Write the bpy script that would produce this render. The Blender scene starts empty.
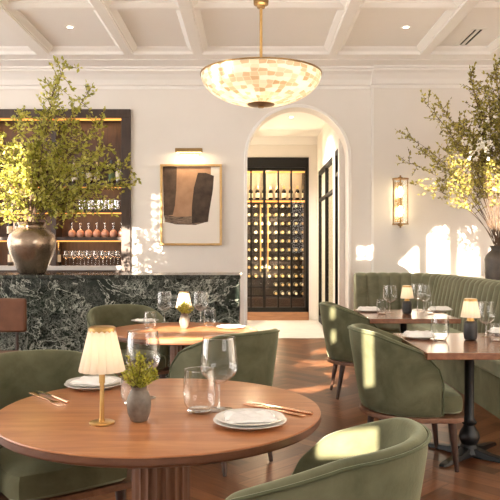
import bpy, bmesh, math, random
from mathutils import Vector, Matrix
R = random.Random(7)
PI = math.pi
sc = bpy.context.scene
C = sc.collection
F = 680.0
CAMZ = 1.36

def at(px, py, Y):
    return Vector(((px-250)*Y/F, Y, CAMZ-(py-250)*Y/F))

def onz(px, py, z):
    Y = F*(CAMZ-z)/(py-250)
    return Vector(((px-250)*Y/F, Y, z))

# ------------------------------------------------------------------ materials
def _new(name):
    m = bpy.data.materials.new(name); m.use_nodes = True
    nt = m.node_tree
    return m, nt, nt.nodes['Principled BSDF'], nt.nodes['Material Output']

def ramp(nt, stops):
    r = nt.nodes.new('ShaderNodeValToRGB')
    e = r.color_ramp.elements
    e[0].position, e[0].color = stops[0][0], (*stops[0][1], 1)
    e[1].position, e[1].color = stops[-1][0], (*stops[-1][1], 1)
    for p, c in stops[1:-1]:
        x = e.new(p); x.color = (*c, 1)
    return r

def noise(nt, scale, detail=4, rough=.55, dist=0, stretch=None, coord='Object'):
    tc = nt.nodes.new('ShaderNodeTexCoord')
    n = nt.nodes.new('ShaderNodeTexNoise')
    n.inputs['Scale'].default_value = scale; n.inputs['Detail'].default_value = detail
    n.inputs['Roughness'].default_value = rough; n.inputs['Distortion'].default_value = dist
    if stretch:
        mp = nt.nodes.new('ShaderNodeMapping'); mp.inputs['Scale'].default_value = stretch
        nt.links.new(tc.outputs[coord], mp.inputs[0]); nt.links.new(mp.outputs[0], n.inputs[0])
    else:
        nt.links.new(tc.outputs[coord], n.inputs[0])
    return n

def bump(nt, b, src, strength=.2, dist=.01):
    bp = nt.nodes.new('ShaderNodeBump'); bp.inputs['Strength'].default_value = strength; bp.inputs['Distance'].default_value = dist
    nt.links.new(src, bp.inputs['Height']); nt.links.new(bp.outputs[0], b.inputs['Normal'])

def mat(name, col, rough=.5, metal=0, var=None, vs=8, stretch=None, bmp=0, sheen=0, coat=0, emit=None, es=0, spec=None):
    m, nt, b, o = _new(name)
    b.inputs['Base Color'].default_value = (*col, 1)
    b.inputs['Roughness'].default_value = rough
    b.inputs['Metallic'].default_value = metal
    if spec is not None: b.inputs['Specular IOR Level'].default_value = spec
    if sheen:
        b.inputs['Sheen Weight'].default_value = sheen; b.inputs['Sheen Roughness'].default_value = .35
        b.inputs['Sheen Tint'].default_value = (.75, .8, .55, 1)
    if coat:
        b.inputs['Coat Weight'].default_value = coat; b.inputs['Coat Roughness'].default_value = .12
    if var:
        n = noise(nt, vs, stretch=stretch)
        r = ramp(nt, [(.3, col), (.7, var)])
        nt.links.new(n.outputs[0], r.inputs[0]); nt.links.new(r.outputs[0], b.inputs['Base Color'])
        if bmp: bump(nt, b, n.outputs[0], bmp)
    if emit:
        b.inputs['Emission Color'].default_value = (*emit, 1); b.inputs['Emission Strength'].default_value = es
    return m

def emis(name, col, s):
    m, nt, b, o = _new(name)
    nt.nodes.remove(b)
    e = nt.nodes.new('ShaderNodeEmission'); e.inputs[0].default_value = (*col, 1); e.inputs[1].default_value = s
    nt.links.new(e.outputs[0], o.inputs[0])
    return m

def thin_glass(name, tint=(.985, .99, .985), edge=.85, base=.04, power=2.0, dark=.45):
    m, nt, b, o = _new(name); nt.nodes.remove(b)
    t = nt.nodes.new('ShaderNodeBsdfTransparent')
    g = nt.nodes.new('ShaderNodeBsdfGlossy'); g.inputs['Roughness'].default_value = .02; g.inputs[0].default_value = (1, 1, 1, 1)
    lw = nt.nodes.new('ShaderNodeLayerWeight'); lw.inputs[0].default_value = .5
    r = ramp(nt, [(0, tint), (.55, tint), (1, (dark, dark*1.02, dark))])
    p = nt.nodes.new('ShaderNodeMath'); p.operation = 'POWER'; p.inputs[1].default_value = power
    k = nt.nodes.new('ShaderNodeMath'); k.operation = 'MULTIPLY_ADD'; k.inputs[1].default_value = edge; k.inputs[2].default_value = base
    mx = nt.nodes.new('ShaderNodeMixShader')
    L = nt.links.new
    L(lw.outputs['Facing'], p.inputs[0]); L(p.outputs[0], k.inputs[0]); L(k.outputs[0], mx.inputs[0])
    L(lw.outputs['Facing'], r.inputs[0]); L(r.outputs[0], t.inputs[0])
    L(t.outputs[0], mx.inputs[1]); L(g.outputs[0], mx.inputs[2]); L(mx.outputs[0], o.inputs[0])
    return m

def wood(name, c1, c2, c3, scale=3, stretch=(1, 12, 12), rough=.35, coat=.25, coord='Object'):
    m, nt, b, o = _new(name)
    n = noise(nt, scale, 6, .6, .6, stretch, coord)
    r = ramp(nt, [(.25, c1), (.5, c2), (.75, c3)])
    nt.links.new(n.outputs[0], r.inputs[0]); nt.links.new(r.outputs[0], b.inputs['Base Color'])
    b.inputs['Roughness'].default_value = rough
    b.inputs['Coat Weight'].default_value = coat; b.inputs['Coat Roughness'].default_value = .15
    return m

def translucent(name, col, mix=.5, emit=None, es=0, pattern=None):
    m, nt, b, o = _new(name)
    b.inputs['Base Color'].default_value = (*col, 1); b.inputs['Roughness'].default_value = .6
    t = nt.nodes.new('ShaderNodeBsdfTranslucent'); t.inputs[0].default_value = (*col, 1)
    mx = nt.nodes.new('ShaderNodeMixShader'); mx.inputs[0].default_value = mix
    nt.links.new(b.outputs[0], mx.inputs[1]); nt.links.new(t.outputs[0], mx.inputs[2]); nt.links.new(mx.outputs[0], o.inputs[0])
    if emit:
        b.inputs['Emission Color'].default_value = (*emit, 1); b.inputs['Emission Strength'].default_value = es
    return m, nt, b, t

def velvet(name, c1, c2):
    m, nt, b, o = _new(name)
    n = noise(nt, 5, 5, .6, .4)
    r = ramp(nt, [(.32, c1), (.68, c2)])
    nt.links.new(n.outputs[0], r.inputs[0]); nt.links.new(r.outputs[0], b.inputs['Base Color'])
    b.inputs['Roughness'].default_value = .85
    b.inputs['Specular IOR Level'].default_value = .15
    b.inputs['Sheen Weight'].default_value = .55; b.inputs['Sheen Roughness'].default_value = .4
    b.inputs['Sheen Tint'].default_value = (.80, .86, .62, 1)
    n2 = noise(nt, 90, 3); bump(nt, b, n2.outputs[0], .15, .004)
    return m

M = {}
M['wall'] = mat('plaster_wall', (.82, .78, .725), .75, var=(.855, .815, .765), vs=1.3)
M['ceiling'] = mat('painted_ceiling', (.91, .89, .86), .7, var=(.93, .91, .88), vs=1.1)
M['trim'] = mat('painted_trim', (.91, .89, .855), .5)
M['stone'] = mat('pale_stone', (.50, .49, .48), .4, var=(.58, .57, .56), vs=4)
M['velvet'] = velvet('green_velvet', (.080, .081, .043), (.150, .147, .088))
M['velvet_pipe'] = velvet('green_piping', (.06, .066, .034), (.10, .107, .06))
M['banq'] = velvet('olive_banquette_velvet', (.125, .125, .078), (.20, .195, .13))
M['legwood'] = wood('dark_leg_wood', (.025, .011, .007), (.045, .019, .011), (.075, .032, .018), 4, (8, 8, 1), .35, .3)
M['tablewood'] = wood('walnut_table_wood', (.33, .115, .042), (.46, .18, .068), (.58, .26, .11), 2.2, (1.2, 9, 9), .32, .15)
M['pedwood'] = wood('pedestal_wood', (.13, .05, .024), (.19, .08, .04), (.25, .11, .056), 3, (8, 8, 1), .4, .2)
M['edgewood_shaded'] = wood('shaded_edge_wood', (.10, .04, .02), (.15, .06, .03), (.20, .085, .042), 3, (3, 3, 9), .4, .15)  # same wood as the top, darkened to paint in the edge's shade
M['rtable'] = wood('red_brown_table_wood', (.15, .055, .025), (.235, .092, .042), (.33, .145, .07), 2.2, (9, 1.2, 9), .25, .3)
M['iron'] = mat('black_cast_iron', (.008, .008, .009), .4, 0, spec=.35)
M['brass'] = mat('aged_brass', (.58, .36, .13), .28, 1, var=(.66, .43, .18), vs=20)
M['brassdark'] = mat('dark_brass', (.28, .17, .07), .35, 1, var=(.36, .23, .10), vs=20)
M['copper'] = mat('copper_cutlery', (.72, .42, .26), .22, 1)
M['steel'] = mat('polished_steel', (.72, .69, .65), .2, 1)
M['china'] = mat('white_china', (.88, .86, .82), .22, coat=.4)
M['linen'] = mat('white_linen', (.88, .86, .82), .85, var=(.92, .90, .87), vs=60, bmp=.2)
M['glass'] = thin_glass('clear_glass')
M['winewall'] = thin_glass('pane_glass', (.98, .98, .97), .2, .006, 4, .9)
M['frame_black'] = mat('black_steel', (.010, .009, .008), .5, 0, spec=.2)
M['darkwood'] = wood('dark_cabinet_wood', (.028, .016, .011), (.045, .026, .018), (.07, .042, .03), 4, (8, 8, 1), .4, .1)
M['cabback'] = wood('cabinet_back_wood', (.045, .022, .012), (.075, .037, .02), (.11, .055, .03), 4, (8, 8, 1), .45, .1)
M['led'] = emis('warm_led', (1, .38, .085), 1.7)
M['bulb'] = emis('warm_bulb', (1, .74, .42), 9)
M['flame'] = emis('sconce_bulb', (1, .78, .48), 14)
M['spot'] = emis('downlight_lens', (1, .85, .62), 14)
M['bronze'] = mat('bronze_pottery', (.20, .145, .105), .24, .8, var=(.44, .34, .25), vs=6, bmp=.06)
M['darkvase'] = mat('dark_pottery', (.05, .042, .037), .45, .2, var=(.11, .09, .075), vs=7, bmp=.1)
M['greyvase'] = mat('grey_ceramic', (.10, .08, .062), .5, 0, var=(.24, .20, .16), vs=22, bmp=.1)
M['slate'] = mat('slate_lamp_base', (.014, .014, .015), .45, .0, var=(.035, .033, .032), vs=20)
M['bark'] = mat('twig_bark', (.085, .05, .028), .8, var=(.14, .085, .05), vs=30)
M['leather'] = mat('brown_leather', (.12, .045, .02), .42, var=(.18, .07, .032), vs=9, bmp=.06)
M['walnutback'] = mat('paper_ground', (.86, .80, .72), .8)
M['gold'] = mat('gilded_wood', (.60, .38, .16), .35, .7, var=(.68, .45, .2), vs=15)
M['slot'] = mat('vent_slot', (.03, .025, .02), .8)
M['petal'] = mat('white_petal', (.85, .82, .72), .7)
M['amber'] = mat('rose_liqueur', (.60, .30, .20), .12, coat=.5)
M['botgreen'] = mat('dark_green_bottle', (.012, .02, .010), .12, coat=.6)
M['botdark'] = mat('black_wine_bottle', (.012, .008, .007), .15, coat=.6)
M['label'] = mat('cream_label', (.70, .63, .50), .7)
M['foil'] = mat('gold_foil', (.75, .55, .26), .3, .8)
M['foilcream'] = mat('cream_foil', (.78, .68, .48), .35)
M['rack'] = wood('rack_wood', (.016, .009, .006), (.028, .015, .009), (.045, .025, .014), 5, (1, 8, 8), .45, .1)

def marble(name, base1, base2, vein):
    m, nt, b, o = _new(name)
    L = nt.links.new
    n1 = noise(nt, 2.6, 8, .65, 1.4)
    n2 = noise(nt, 7, 10, .72, 1.2)
    n3 = noise(nt, 16, 8, .7, .8)
    def veins(src, w, k):
        s = nt.nodes.new('ShaderNodeMath'); s.operation = 'SUBTRACT'; s.inputs[1].default_value = .5; L(src, s.inputs[0])
        a = nt.nodes.new('ShaderNodeMath'); a.operation = 'ABSOLUTE'; L(s.outputs[0], a.inputs[0])
        q = nt.nodes.new('ShaderNodeMapRange'); q.inputs[1].default_value = 0; q.inputs[2].default_value = w
        q.inputs[3].default_value = k; q.inputs[4].default_value = 0; L(a.outputs[0], q.inputs[0])
        return q.outputs[0]
    a1 = veins(n2.outputs[0], .017, .85); a2 = veins(n3.outputs[0], .028, .38); a3 = veins(n1.outputs[0], .012, 1)
    mk = noise(nt, 1.6, 3)
    mr = nt.nodes.new('ShaderNodeMapRange'); mr.inputs[1].default_value = .36; mr.inputs[2].default_value = .6; L(mk.outputs[0], mr.inputs[0])
    ad = nt.nodes.new('ShaderNodeMath'); ad.operation = 'MAXIMUM'; L(a1, ad.inputs[0]); L(a2, ad.inputs[1])
    mu = nt.nodes.new('ShaderNodeMath'); mu.operation = 'MULTIPLY'; L(ad.outputs[0], mu.inputs[0]); L(mr.outputs[0], mu.inputs[1])
    ad2 = nt.nodes.new('ShaderNodeMath'); ad2.operation = 'MAXIMUM'; L(mu.outputs[0], ad2.inputs[0]); L(a3, ad2.inputs[1])
    r = ramp(nt, [(.35, base1), (.65, base2)]); L(n2.outputs[0], r.inputs[0])
    mx = nt.nodes.new('ShaderNodeMix'); mx.data_type = 'RGBA'
    L(ad2.outputs[0], mx.inputs[0]); L(r.outputs[0], mx.inputs[6]); mx.inputs[7].default_value = (*vein, 1)
    L(mx.outputs[2], b.inputs['Base Color'])
    b.inputs['Roughness'].default_value = .2; b.inputs['Specular IOR Level'].default_value = .3
    return m
M['marble'] = marble('green_black_marble', (.005, .008, .006), (.018, .026, .02), (.55, .58, .50))
M['marbletop'] = marble('polished_marble_top', (.012, .014, .012), (.028, .034, .028), (.22, .24, .2))

def leafmat(name, c1, c2, c3):
    m, nt, b, o = _new(name)
    at_ = nt.nodes.new('ShaderNodeAttribute'); at_.attribute_name = 'tone'
    r = ramp(nt, [(0, c1), (.5, c2), (1, c3)])
    nt.links.new(at_.outputs['Fac'], r.inputs[0]); nt.links.new(r.outputs[0], b.inputs['Base Color'])
    b.inputs['Roughness'].default_value = .5
    t = nt.nodes.new('ShaderNodeBsdfTranslucent'); nt.links.new(r.outputs[0], t.inputs[0])
    mx = nt.nodes.new('ShaderNodeMixShader'); mx.inputs[0].default_value = .4
    nt.links.new(b.outputs[0], mx.inputs[1]); nt.links.new(t.outputs[0], mx.inputs[2]); nt.links.new(mx.outputs[0], o.inputs[0])
    return m
M['leaf'] = leafmat('yellow_green_leaf', (.22, .235, .035), (.47, .465, .075), (.68, .63, .20))
M['leaf2'] = leafmat('olive_leaf', (.10, .08, .024), (.36, .325, .06), (.62, .54, .15))
M['sprig'] = leafmat('lime_sprig', (.26, .28, .03), (.50, .50, .07), (.76, .70, .16))

# floor planks
def floor_mat():
    m, nt, b, o = _new('herringbone_oak')
    L = nt.links.new
    a = nt.nodes.new('ShaderNodeAttribute'); a.attribute_name = 'tone'
    uv = nt.nodes.new('ShaderNodeUVMap')
    mp = nt.nodes.new('ShaderNodeMapping'); mp.inputs['Scale'].default_value = (2, 22, 1); L(uv.outputs[0], mp.inputs[0])
    n = nt.nodes.new('ShaderNodeTexNoise'); n.inputs['Scale'].default_value = 2; n.inputs['Detail'].default_value = 5; L(mp.outputs[0], n.inputs[0])
    ad = nt.nodes.new('ShaderNodeMath'); ad.operation = 'MULTIPLY_ADD'; ad.inputs[1].default_value = .55
    L(n.outputs[0], ad.inputs[0])
    h = nt.nodes.new('ShaderNodeMath'); h.operation = 'MULTIPLY'; h.inputs[1].default_value = .5; L(a.outputs['Fac'], h.inputs[0])
    L(h.outputs[0], ad.inputs[2])
    r = ramp(nt, [(.12, (.06, .022, .010)), (.5, (.145, .056, .024)), (.88, (.27, .115, .052))]); L(ad.outputs[0], r.inputs[0])
    L(r.outputs[0], b.inputs['Base Color'])
    n2 = noise(nt, 3, 3)
    mr = nt.nodes.new('ShaderNodeMapRange'); mr.inputs[3].default_value = .2; mr.inputs[4].default_value = .36; L(n2.outputs[0], mr.inputs[0])
    b.inputs['Roughness'].default_value = .3; b.inputs['Specular IOR Level'].default_value = .22
    return m
M['floor'] = floor_mat()

# ------------------------------------------------------------------ mesh helpers
def NB(): return bmesh.new()

def bx(bm, x0, x1, y0, y1, z0, z1):
    v = [bm.verts.new(p) for p in ((x0,y0,z0),(x1,y0,z0),(x1,y1,z0),(x0,y1,z0),(x0,y0,z1),(x1,y0,z1),(x1,y1,z1),(x0,y1,z1))]
    for f in ((3,2,1,0),(4,5,6,7),(0,1,5,4),(1,2,6,5),(2,3,7,6),(3,0,4,7)):
        bm.faces.new([v[i] for i in f])
    return v

def lathe(bm, prof, seg=32, c=(0,0,0), mod=None, cap0=True, cap1=True):
    rings = []
    for r, z in prof:
        ring = []
        for k in range(seg):
            a = 2*PI*k/seg
            rr = r*(mod(a, z) if mod else 1)
            ring.append(bm.verts.new((c[0]+rr*math.cos(a), c[1]+rr*math.sin(a), c[2]+z)))
        rings.append(ring)
    for i in range(len(rings)-1):
        for k in range(seg):
            bm.faces.new((rings[i][k], rings[i][(k+1)%seg], rings[i+1][(k+1)%seg], rings[i+1][k]))
    if cap0 and prof[0][0] > 1e-5: bm.faces.new(rings[0][::-1])
    if cap1 and prof[-1][0] > 1e-5: bm.faces.new(rings[-1])
    return rings

def tube(bm, pts, rad, seg=8, cap=True):
    pts = [Vector(p) for p in pts]
    if not hasattr(rad, '__len__'): rad = [rad]*len(pts)
    rings = []; up = None
    for i, p in enumerate(pts):
        t = (pts[min(i+1, len(pts)-1)]-pts[max(i-1, 0)]).normalized()
        if up is None:
            up = Vector((0,0,1)) if abs(t.z) < .9 else Vector((0,1,0))
        x = up.cross(t)
        if x.length < 1e-5: x = Vector((1,0,0)).cross(t)
        x.normalize(); y = t.cross(x).normalized(); up = y
        rings.append([bm.verts.new(p+rad[i]*(math.cos(2*PI*k/seg)*x+math.sin(2*PI*k/seg)*y)) for k in range(seg)])
    for i in range(len(rings)-1):
        for k in range(seg):
            bm.faces.new((rings[i][k], rings[i][(k+1)%seg], rings[i+1][(k+1)%seg], rings[i+1][k]))
    if cap:
        bm.faces.new(rings[0][::-1]); bm.faces.new(rings[-1])

def prism(bm, outline, z0, z1):
    a = [bm.verts.new((x, y, z0)) for x, y in outline]; b = [bm.verts.new((x, y, z1)) for x, y in outline]
    n = len(a)
    for i in range(n): bm.faces.new((a[i], a[(i+1)%n], b[(i+1)%n], b[i]))
    bm.faces.new(a[::-1]); bm.faces.new(b)

def obj(name, bm, m, parent=None, smooth=True, bevel=0, subsurf=0, seg=2):
    bmesh.ops.recalc_face_normals(bm, faces=bm.faces[:])
    me = bpy.data.meshes.new(name); bm.to_mesh(me); bm.free()
    for x in (m if isinstance(m, (list, tuple)) else [m]): me.materials.append(x)
    if smooth:
        for p in me.polygons: p.use_smooth = True
    o = bpy.data.objects.new(name, me); C.objects.link(o)
    if parent is not None: o.parent = parent
    if bevel:
        md = o.modifiers.new('bevel', 'BEVEL'); md.width = bevel; md.segments = seg; md.limit_method = 'ANGLE'; md.angle_limit = .6
        md.harden_normals = True
    if subsurf:
        md = o.modifiers.new('sub', 'SUBSURF'); md.levels = subsurf; md.render_levels = subsurf
    if smooth and not subsurf and not bevel:
        try: me.set_sharp_from_angle(angle=.7)
        except Exception: pass
    return o

def tag(o, label, cat, group=None, kind=None):
    o['label'] = label; o['category'] = cat
    if group: o['group'] = group
    if kind: o['kind'] = kind
    return o

def thing(name, label, cat, loc=(0,0,0), rz=0, group=None):
    o = bpy.data.objects.new(name, None); C.objects.link(o)
    o.location = loc; o.rotation_euler = (0,0,rz); o.empty_display_size = .1
    return tag(o, label, cat, group)

def struct(name, bm, m, smooth=False, bevel=0):
    o = obj(name, bm, m, None, smooth, bevel); o['kind'] = 'structure'
    return o

def dup(root, loc, rz=0, label=None, group=None, sc_=None):
    r = root.copy(); C.objects.link(r); r.location = loc; r.rotation_euler = (0,0,rz)
    if sc_: r.scale = (sc_, sc_, sc_)
    if label: r['label'] = label
    if group: r['group'] = group
    for ch in list(root.children):
        c = ch.copy(); C.objects.link(c); c.parent = r
        for g in list(ch.children):
            d = g.copy(); C.objects.link(d); d.parent = c
    return r

class Maker:
    """First call moves the prototype itself, later calls copy it."""
    def __init__(self, proto): self.p = proto; self.used = False
    def __call__(self, loc, rz, label, group=None, sc_=None):
        if not self.used:
            self.used = True; r = self.p
            r.location = loc; r.rotation_euler = (0,0,rz)
            if sc_: r.scale = (sc_,)*3
            r['label'] = label
            if group: r['group'] = group
            return r
        return dup(self.p, loc, rz, label, group, sc_)

def plight(name, loc, power, col, radius=.03, parent=None):
    l = bpy.data.lights.new(name, 'POINT'); l.energy = power; l.color = col; l.shadow_soft_size = radius
    o = bpy.data.objects.new(name, l); C.objects.link(o); o.location = loc
    if parent is not None: o.parent = parent
    return o

def setface_attr(o, vals):
    a = o.data.attributes.new('tone', 'FLOAT', 'FACE')
    a.data.foreach_set('value', vals)

# ------------------------------------------------------------------ room shell
WY = 9.6; CZ = 3.965; BZ = 3.88; CY0 = 4.75
XL, XR, YF = -7.6, 5.2, -1.0
SA, SE = .38, .36
# herringbone floor
def build_floor():
    W, n = .11, 5
    bm = NB(); uvl = bm.loops.layers.uv.new('UVMap'); tones = []
    ca = math.cos(PI/4); sa = math.sin(PI/4); g = .0028
    x0, x1, y0, y1 = -5.2, 5.2, .3, 10.5
    def add(a0, a1, b0, b1, horiz):
        cx, cy = (a0+a1)/2*W, (b0+b1)/2*W
        wx, wy = cx*ca-cy*sa, cx*sa+cy*ca
        if not (x0 < wx < x1 and y0 < wy < y1): return
        vs = []; 
        for (a, b) in ((a0*W+g, b0*W+g), (a1*W-g, b0*W+g), (a1*W-g, b1*W-g), (a0*W+g, b1*W-g)):
            vs.append(bm.verts.new((a*ca-b*sa, min(a*sa+b*ca, 10.5), 0)))
        f = bm.faces.new(vs)
        ou, ov = R.random()*50, R.random()*50
        uvs = ((0,0),(n*W,0),(n*W,W),(0,W)) if horiz else ((0,0),(0,W),(n*W,W),(n*W,0))
        for l, u in zip(f.loops, uvs): l[uvl].uv = (u[0]+ou, u[1]+ov)
        tones.append(R.random())
    K = 170
    for y in range(-K, K):
        for k in range(-20, 20):
            xx = y % (2*n) + 2*n*k
            add(xx, xx+n, y, y+1, True)
            yy = (y+1) % (2*n) + 2*n*k
            add(y, y+1, yy, yy+n, False)
    # dark bed under the planks
    v = [bm.verts.new(p) for p in ((XL, YF, -.004), (XR, YF, -.004), (XR, 10.5, -.004), (XL, 10.5, -.004))]
    f = bm.faces.new(v); tones.append(0.1)
    bmesh.ops.recalc_face_normals(bm, faces=bm.faces[:])
    for f in bm.faces:
        if f.normal.z < 0: f.normal_flip()
    me = bpy.data.meshes.new('floor'); bm.to_mesh(me); bm.free(); me.materials.append(M['floor'])
    o = bpy.data.objects.new('floor', me); C.objects.link(o); o['kind'] = 'structure'
    setface_attr(o, tones)
build_floor()
bm = NB(); bx(bm, -.6, 1.35, 10.5, 15.2, -.05, 0.0); struct('floor_hallway', bm, M['stone'])

# back wall with arch and cabinet recess
AX0, AX1, ASP = -.04, 1.385, 2.66
ACX, AR = (AX0+AX1)/2, (AX1-AX0)/2
WT = .32
bm = NB()
bx(bm, XL, -1.68, WY, WY+WT, 3.34, 4.1)
bx(bm, XL, -1.68, WY, WY+WT, 0, 1.0)
bx(bm, -1.68, AX0, WY, WY+WT, 0, 4.1)
bx(bm, AX1, 1.72, WY, WY+WT, 0, 4.1)
bx(bm, 1.72, XR, WY-.06, WY+WT, 0, 4.1)
N = 40; prev = None
for i in range(N+1):
    a = PI - PI*i/N
    x, z = ACX+AR*math.cos(a), ASP+AR*math.sin(a)
    q = [bm.verts.new((x, WY, z)), bm.verts.new((x, WY, 4.1)), bm.verts.new((x, WY+WT, z)), bm.verts.new((x, WY+WT, 4.1))]
    if prev:
        bm.faces.new((prev[0], q[0], q[1], prev[1])); bm.faces.new((prev[2], prev[3], q[3], q[2])); bm.faces.new((prev[0], prev[2], q[2], q[0]))
    prev = q
struct('wall_back', bm, M['wall'])
# arch casing
bm = NB(); prev = None
pts = [(AX0, 0)] + [(ACX+AR*math.cos(PI-PI*i/N), ASP+AR*math.sin(PI-PI*i/N)) for i in range(N+1)] + [(AX1, 0)]
for i, (x, z) in enumerate(pts):
    if z < ASP+.001: nx, nz = (-1, 0) if x < ACX else (1, 0)
    else:
        nx, nz = (x-ACX)/AR, (z-ASP)/AR
    w = .045
    q = [bm.verts.new((x+nx*o_, y_, z+nz*o_)) for o_, y_ in ((0, WY), (0, WY-.022), (w*.7, WY-.022), (w, WY-.008), (w, WY))]
    if prev:
        for k in range(4): bm.faces.new((prev[k], prev[k+1], q[k+1], q[k]))
    prev = q
struct('trim_1', bm, M['trim'], True)
# pilaster edge bead where the wall steps forward
bm = NB(); bx(bm, 1.70, 1.735, WY-.075, WY-.058, 0, 3.66); struct('trim_2', bm, M['trim'])

# ceiling: panels, beams, soffit; unseen front part raised to let the sun pass
bm = NB(); bx(bm, XL, XR, CY0, 8.77, CZ, CZ+.1); bx(bm, XL, XR, 8.77, WY, BZ, CZ+.1); bx(bm, XL, XR, CY0, CY0+.1, CZ, 7.3); bx(bm, XL, XR, YF-.2, CY0+.1, 7.2, 7.3); struct('ceiling', bm, M['ceiling'])
def beam_x(name, xc, w, y0=CY0, y1=8.77):
    bm = NB()
    prof = [(-w/2-.07, CZ), (-w/2-.07, CZ-.015), (-w/2-.05, CZ-.03), (-w/2-.02, CZ-.05), (-w/2-.015, BZ+.025), (-w/2, BZ+.025), (-w/2, BZ)]
    prof = prof + [(-a, z) for a, z in prof[::-1]]
    A = [bm.verts.new((xc+a, y0, z)) for a, z in prof]; B = [bm.verts.new((xc+a, y1, z)) for a, z in prof]
    for i in range(len(prof)-1): bm.faces.new((A[i], A[i+1], B[i+1], B[i]))
    struct(name, bm, M['trim'])
def beam_y(name, yc, w):
    bm = NB()
    prof = [(-w/2-.06, CZ), (-w/2-.06, CZ-.015), (-w/2-.04, CZ-.03), (-w/2-.015, CZ-.05), (-w/2, BZ+.03)]
    prof = prof + [(-a, z) for a, z in prof[::-1]]
    A = [bm.verts.new((XL, yc+a, z)) for a, z in prof]; B = [bm.verts.new((XR, yc+a, z)) for a, z in prof]
    for i in range(len(prof)-1): bm.faces.new((A[i], A[i+1], B[i+1], B[i]))
    struct(name, bm, M['trim'])
for k, (px, w) in enumerate(((43, .16), (128.5, .11), (198, .12), (333, .11), (425, .12), (495, .12))):
    beam_x('trim_%d' % (k+3), (px-250)*8.77/F, w)
for k, y in enumerate((7.2, 6.2, 5.2)): beam_y('trim_%d' % (k+9), y, .06)
# border moulding at the soffit edge
bm = NB()
prof = [(8.77, CZ), (8.70, CZ), (8.70, CZ-.015), (8.72, CZ-.03), (8.75, CZ-.05), (8.755, BZ)]
A = [bm.verts.new((XL, y, z)) for y, z in prof]; B = [bm.verts.new((XR, y, z)) for y, z in prof]
for i in range(len(prof)-1): bm.faces.new((A[i], A[i+1], B[i+1], B[i]))
struct('trim_12', bm, M['trim'])
# crown moulding
bm = NB()
prof = [(WY+.01, 3.63), (WY-.03, 3.63), (WY-.03, 3.665), (WY-.07, 3.68), (WY-.10, 3.74), (WY-.17, 3.80), (WY-.24, 3.825), (WY-.24, 3.85), (WY-.29, 3.855), (WY-.29, BZ), (WY+.01, BZ)]
for (xa, xb, dy) in ((XL, 1.69, 0), (1.69, XR, -.06)):
    A = [bm.verts.new((xa, y+dy, z)) for y, z in prof]; B = [bm.verts.new((xb, y+dy, z)) for y, z in prof]
    for i in range(len(prof)-1): bm.faces.new((A[i], A[i+1], B[i+1], B[i]))
    bm.faces.new(A); bm.faces.new(B[::-1])
struct('trim_13', bm, M['trim'])
bm = NB(); bx(bm, XL, XR, WY-.62, WY-.56, BZ-.012, BZ); struct('trim_14', bm, M['trim'])
# baseboard, back wall
bm = NB(); bx(bm, -.4, AX0-.045, WY-.02, WY, 0, .14); bx(bm, AX1+.045, 1.42, WY-.02, WY, 0, .14); struct('baseboard_back', bm, M['trim'])

# walls out of frame: left windows for daylight, front openings made to place sun
def wall_holes(bm, axis, pos, th, lo, hi, z1, holes):
    us = sorted({lo, hi, *[h[0] for h in holes], *[h[1] for h in holes]})
    zs = sorted({0, z1, *[h[2] for h in holes], *[h[3] for h in holes]})
    for i in range(len(us)-1):
        for j in range(len(zs)-1):
            uc, zc = (us[i]+us[i+1])/2, (zs[j]+zs[j+1])/2
            if any(h[0] < uc < h[1] and h[2] < zc < h[3] for h in holes): continue
            if axis == 'y': bx(bm, us[i], us[i+1], pos, pos+th, zs[j], zs[j+1])
            else: bx(bm, pos, pos+th, us[i], us[i+1], zs[j], zs[j+1])
def sunhole(x0, x1, z0, z1, Y):
    """made-up opening in the unseen front wall, cut so sun lands on that patch"""
    d = Y-YF
    return (x0-SA*d, x1-SA*d, z0+SE*d, z1+SE*d)
FH = [sunhole(.7, .86, .45, .86, 6.36), sunhole(1.98, 3.7, .95, 1.78, WY), sunhole(1.46, 1.72, .85, 1.46, WY), sunhole(-1.44, -1.24, 1.5, 2.2, WY),
      sunhole(-2.95, -2.2, 1.45, 2.7, 6.9), sunhole(.70, .79, .50, .90, 4.35), sunhole(.16, .40, .72, .82, 2.2), (1.6, 4.7, 1.2, 3.4)]  # last opening is added for fill light from behind the camera
FH += [sunhole(.05, .95, -.07, .07, 6.75), sunhole(.02, 1.1, -.075, .075, 7.45), sunhole(.4, 1.25, -.085, .085, 8.25), sunhole(.85, 1.35, -.10, .10, 9.3)]
bm = NB(); wall_holes(bm, 'y', YF-.12, .04, XL, XR, 7.2, FH); struct('wall_front_sunholes', bm, M['wall'])  # unseen wall, its openings shaped to throw the wanted sun patches
LH = [(-.7, 1.6, .5, 3.85), (2.1, 4.4, .5, 3.85), (4.9, 6.6, .5, 3.85), (7.4, 9.2, .5, 3.85)]
bm = NB(); wall_holes(bm, 'x', XL-.2, .2, YF, WY, 7.2, LH); struct('wall_left', bm, M['wall'])
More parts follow.
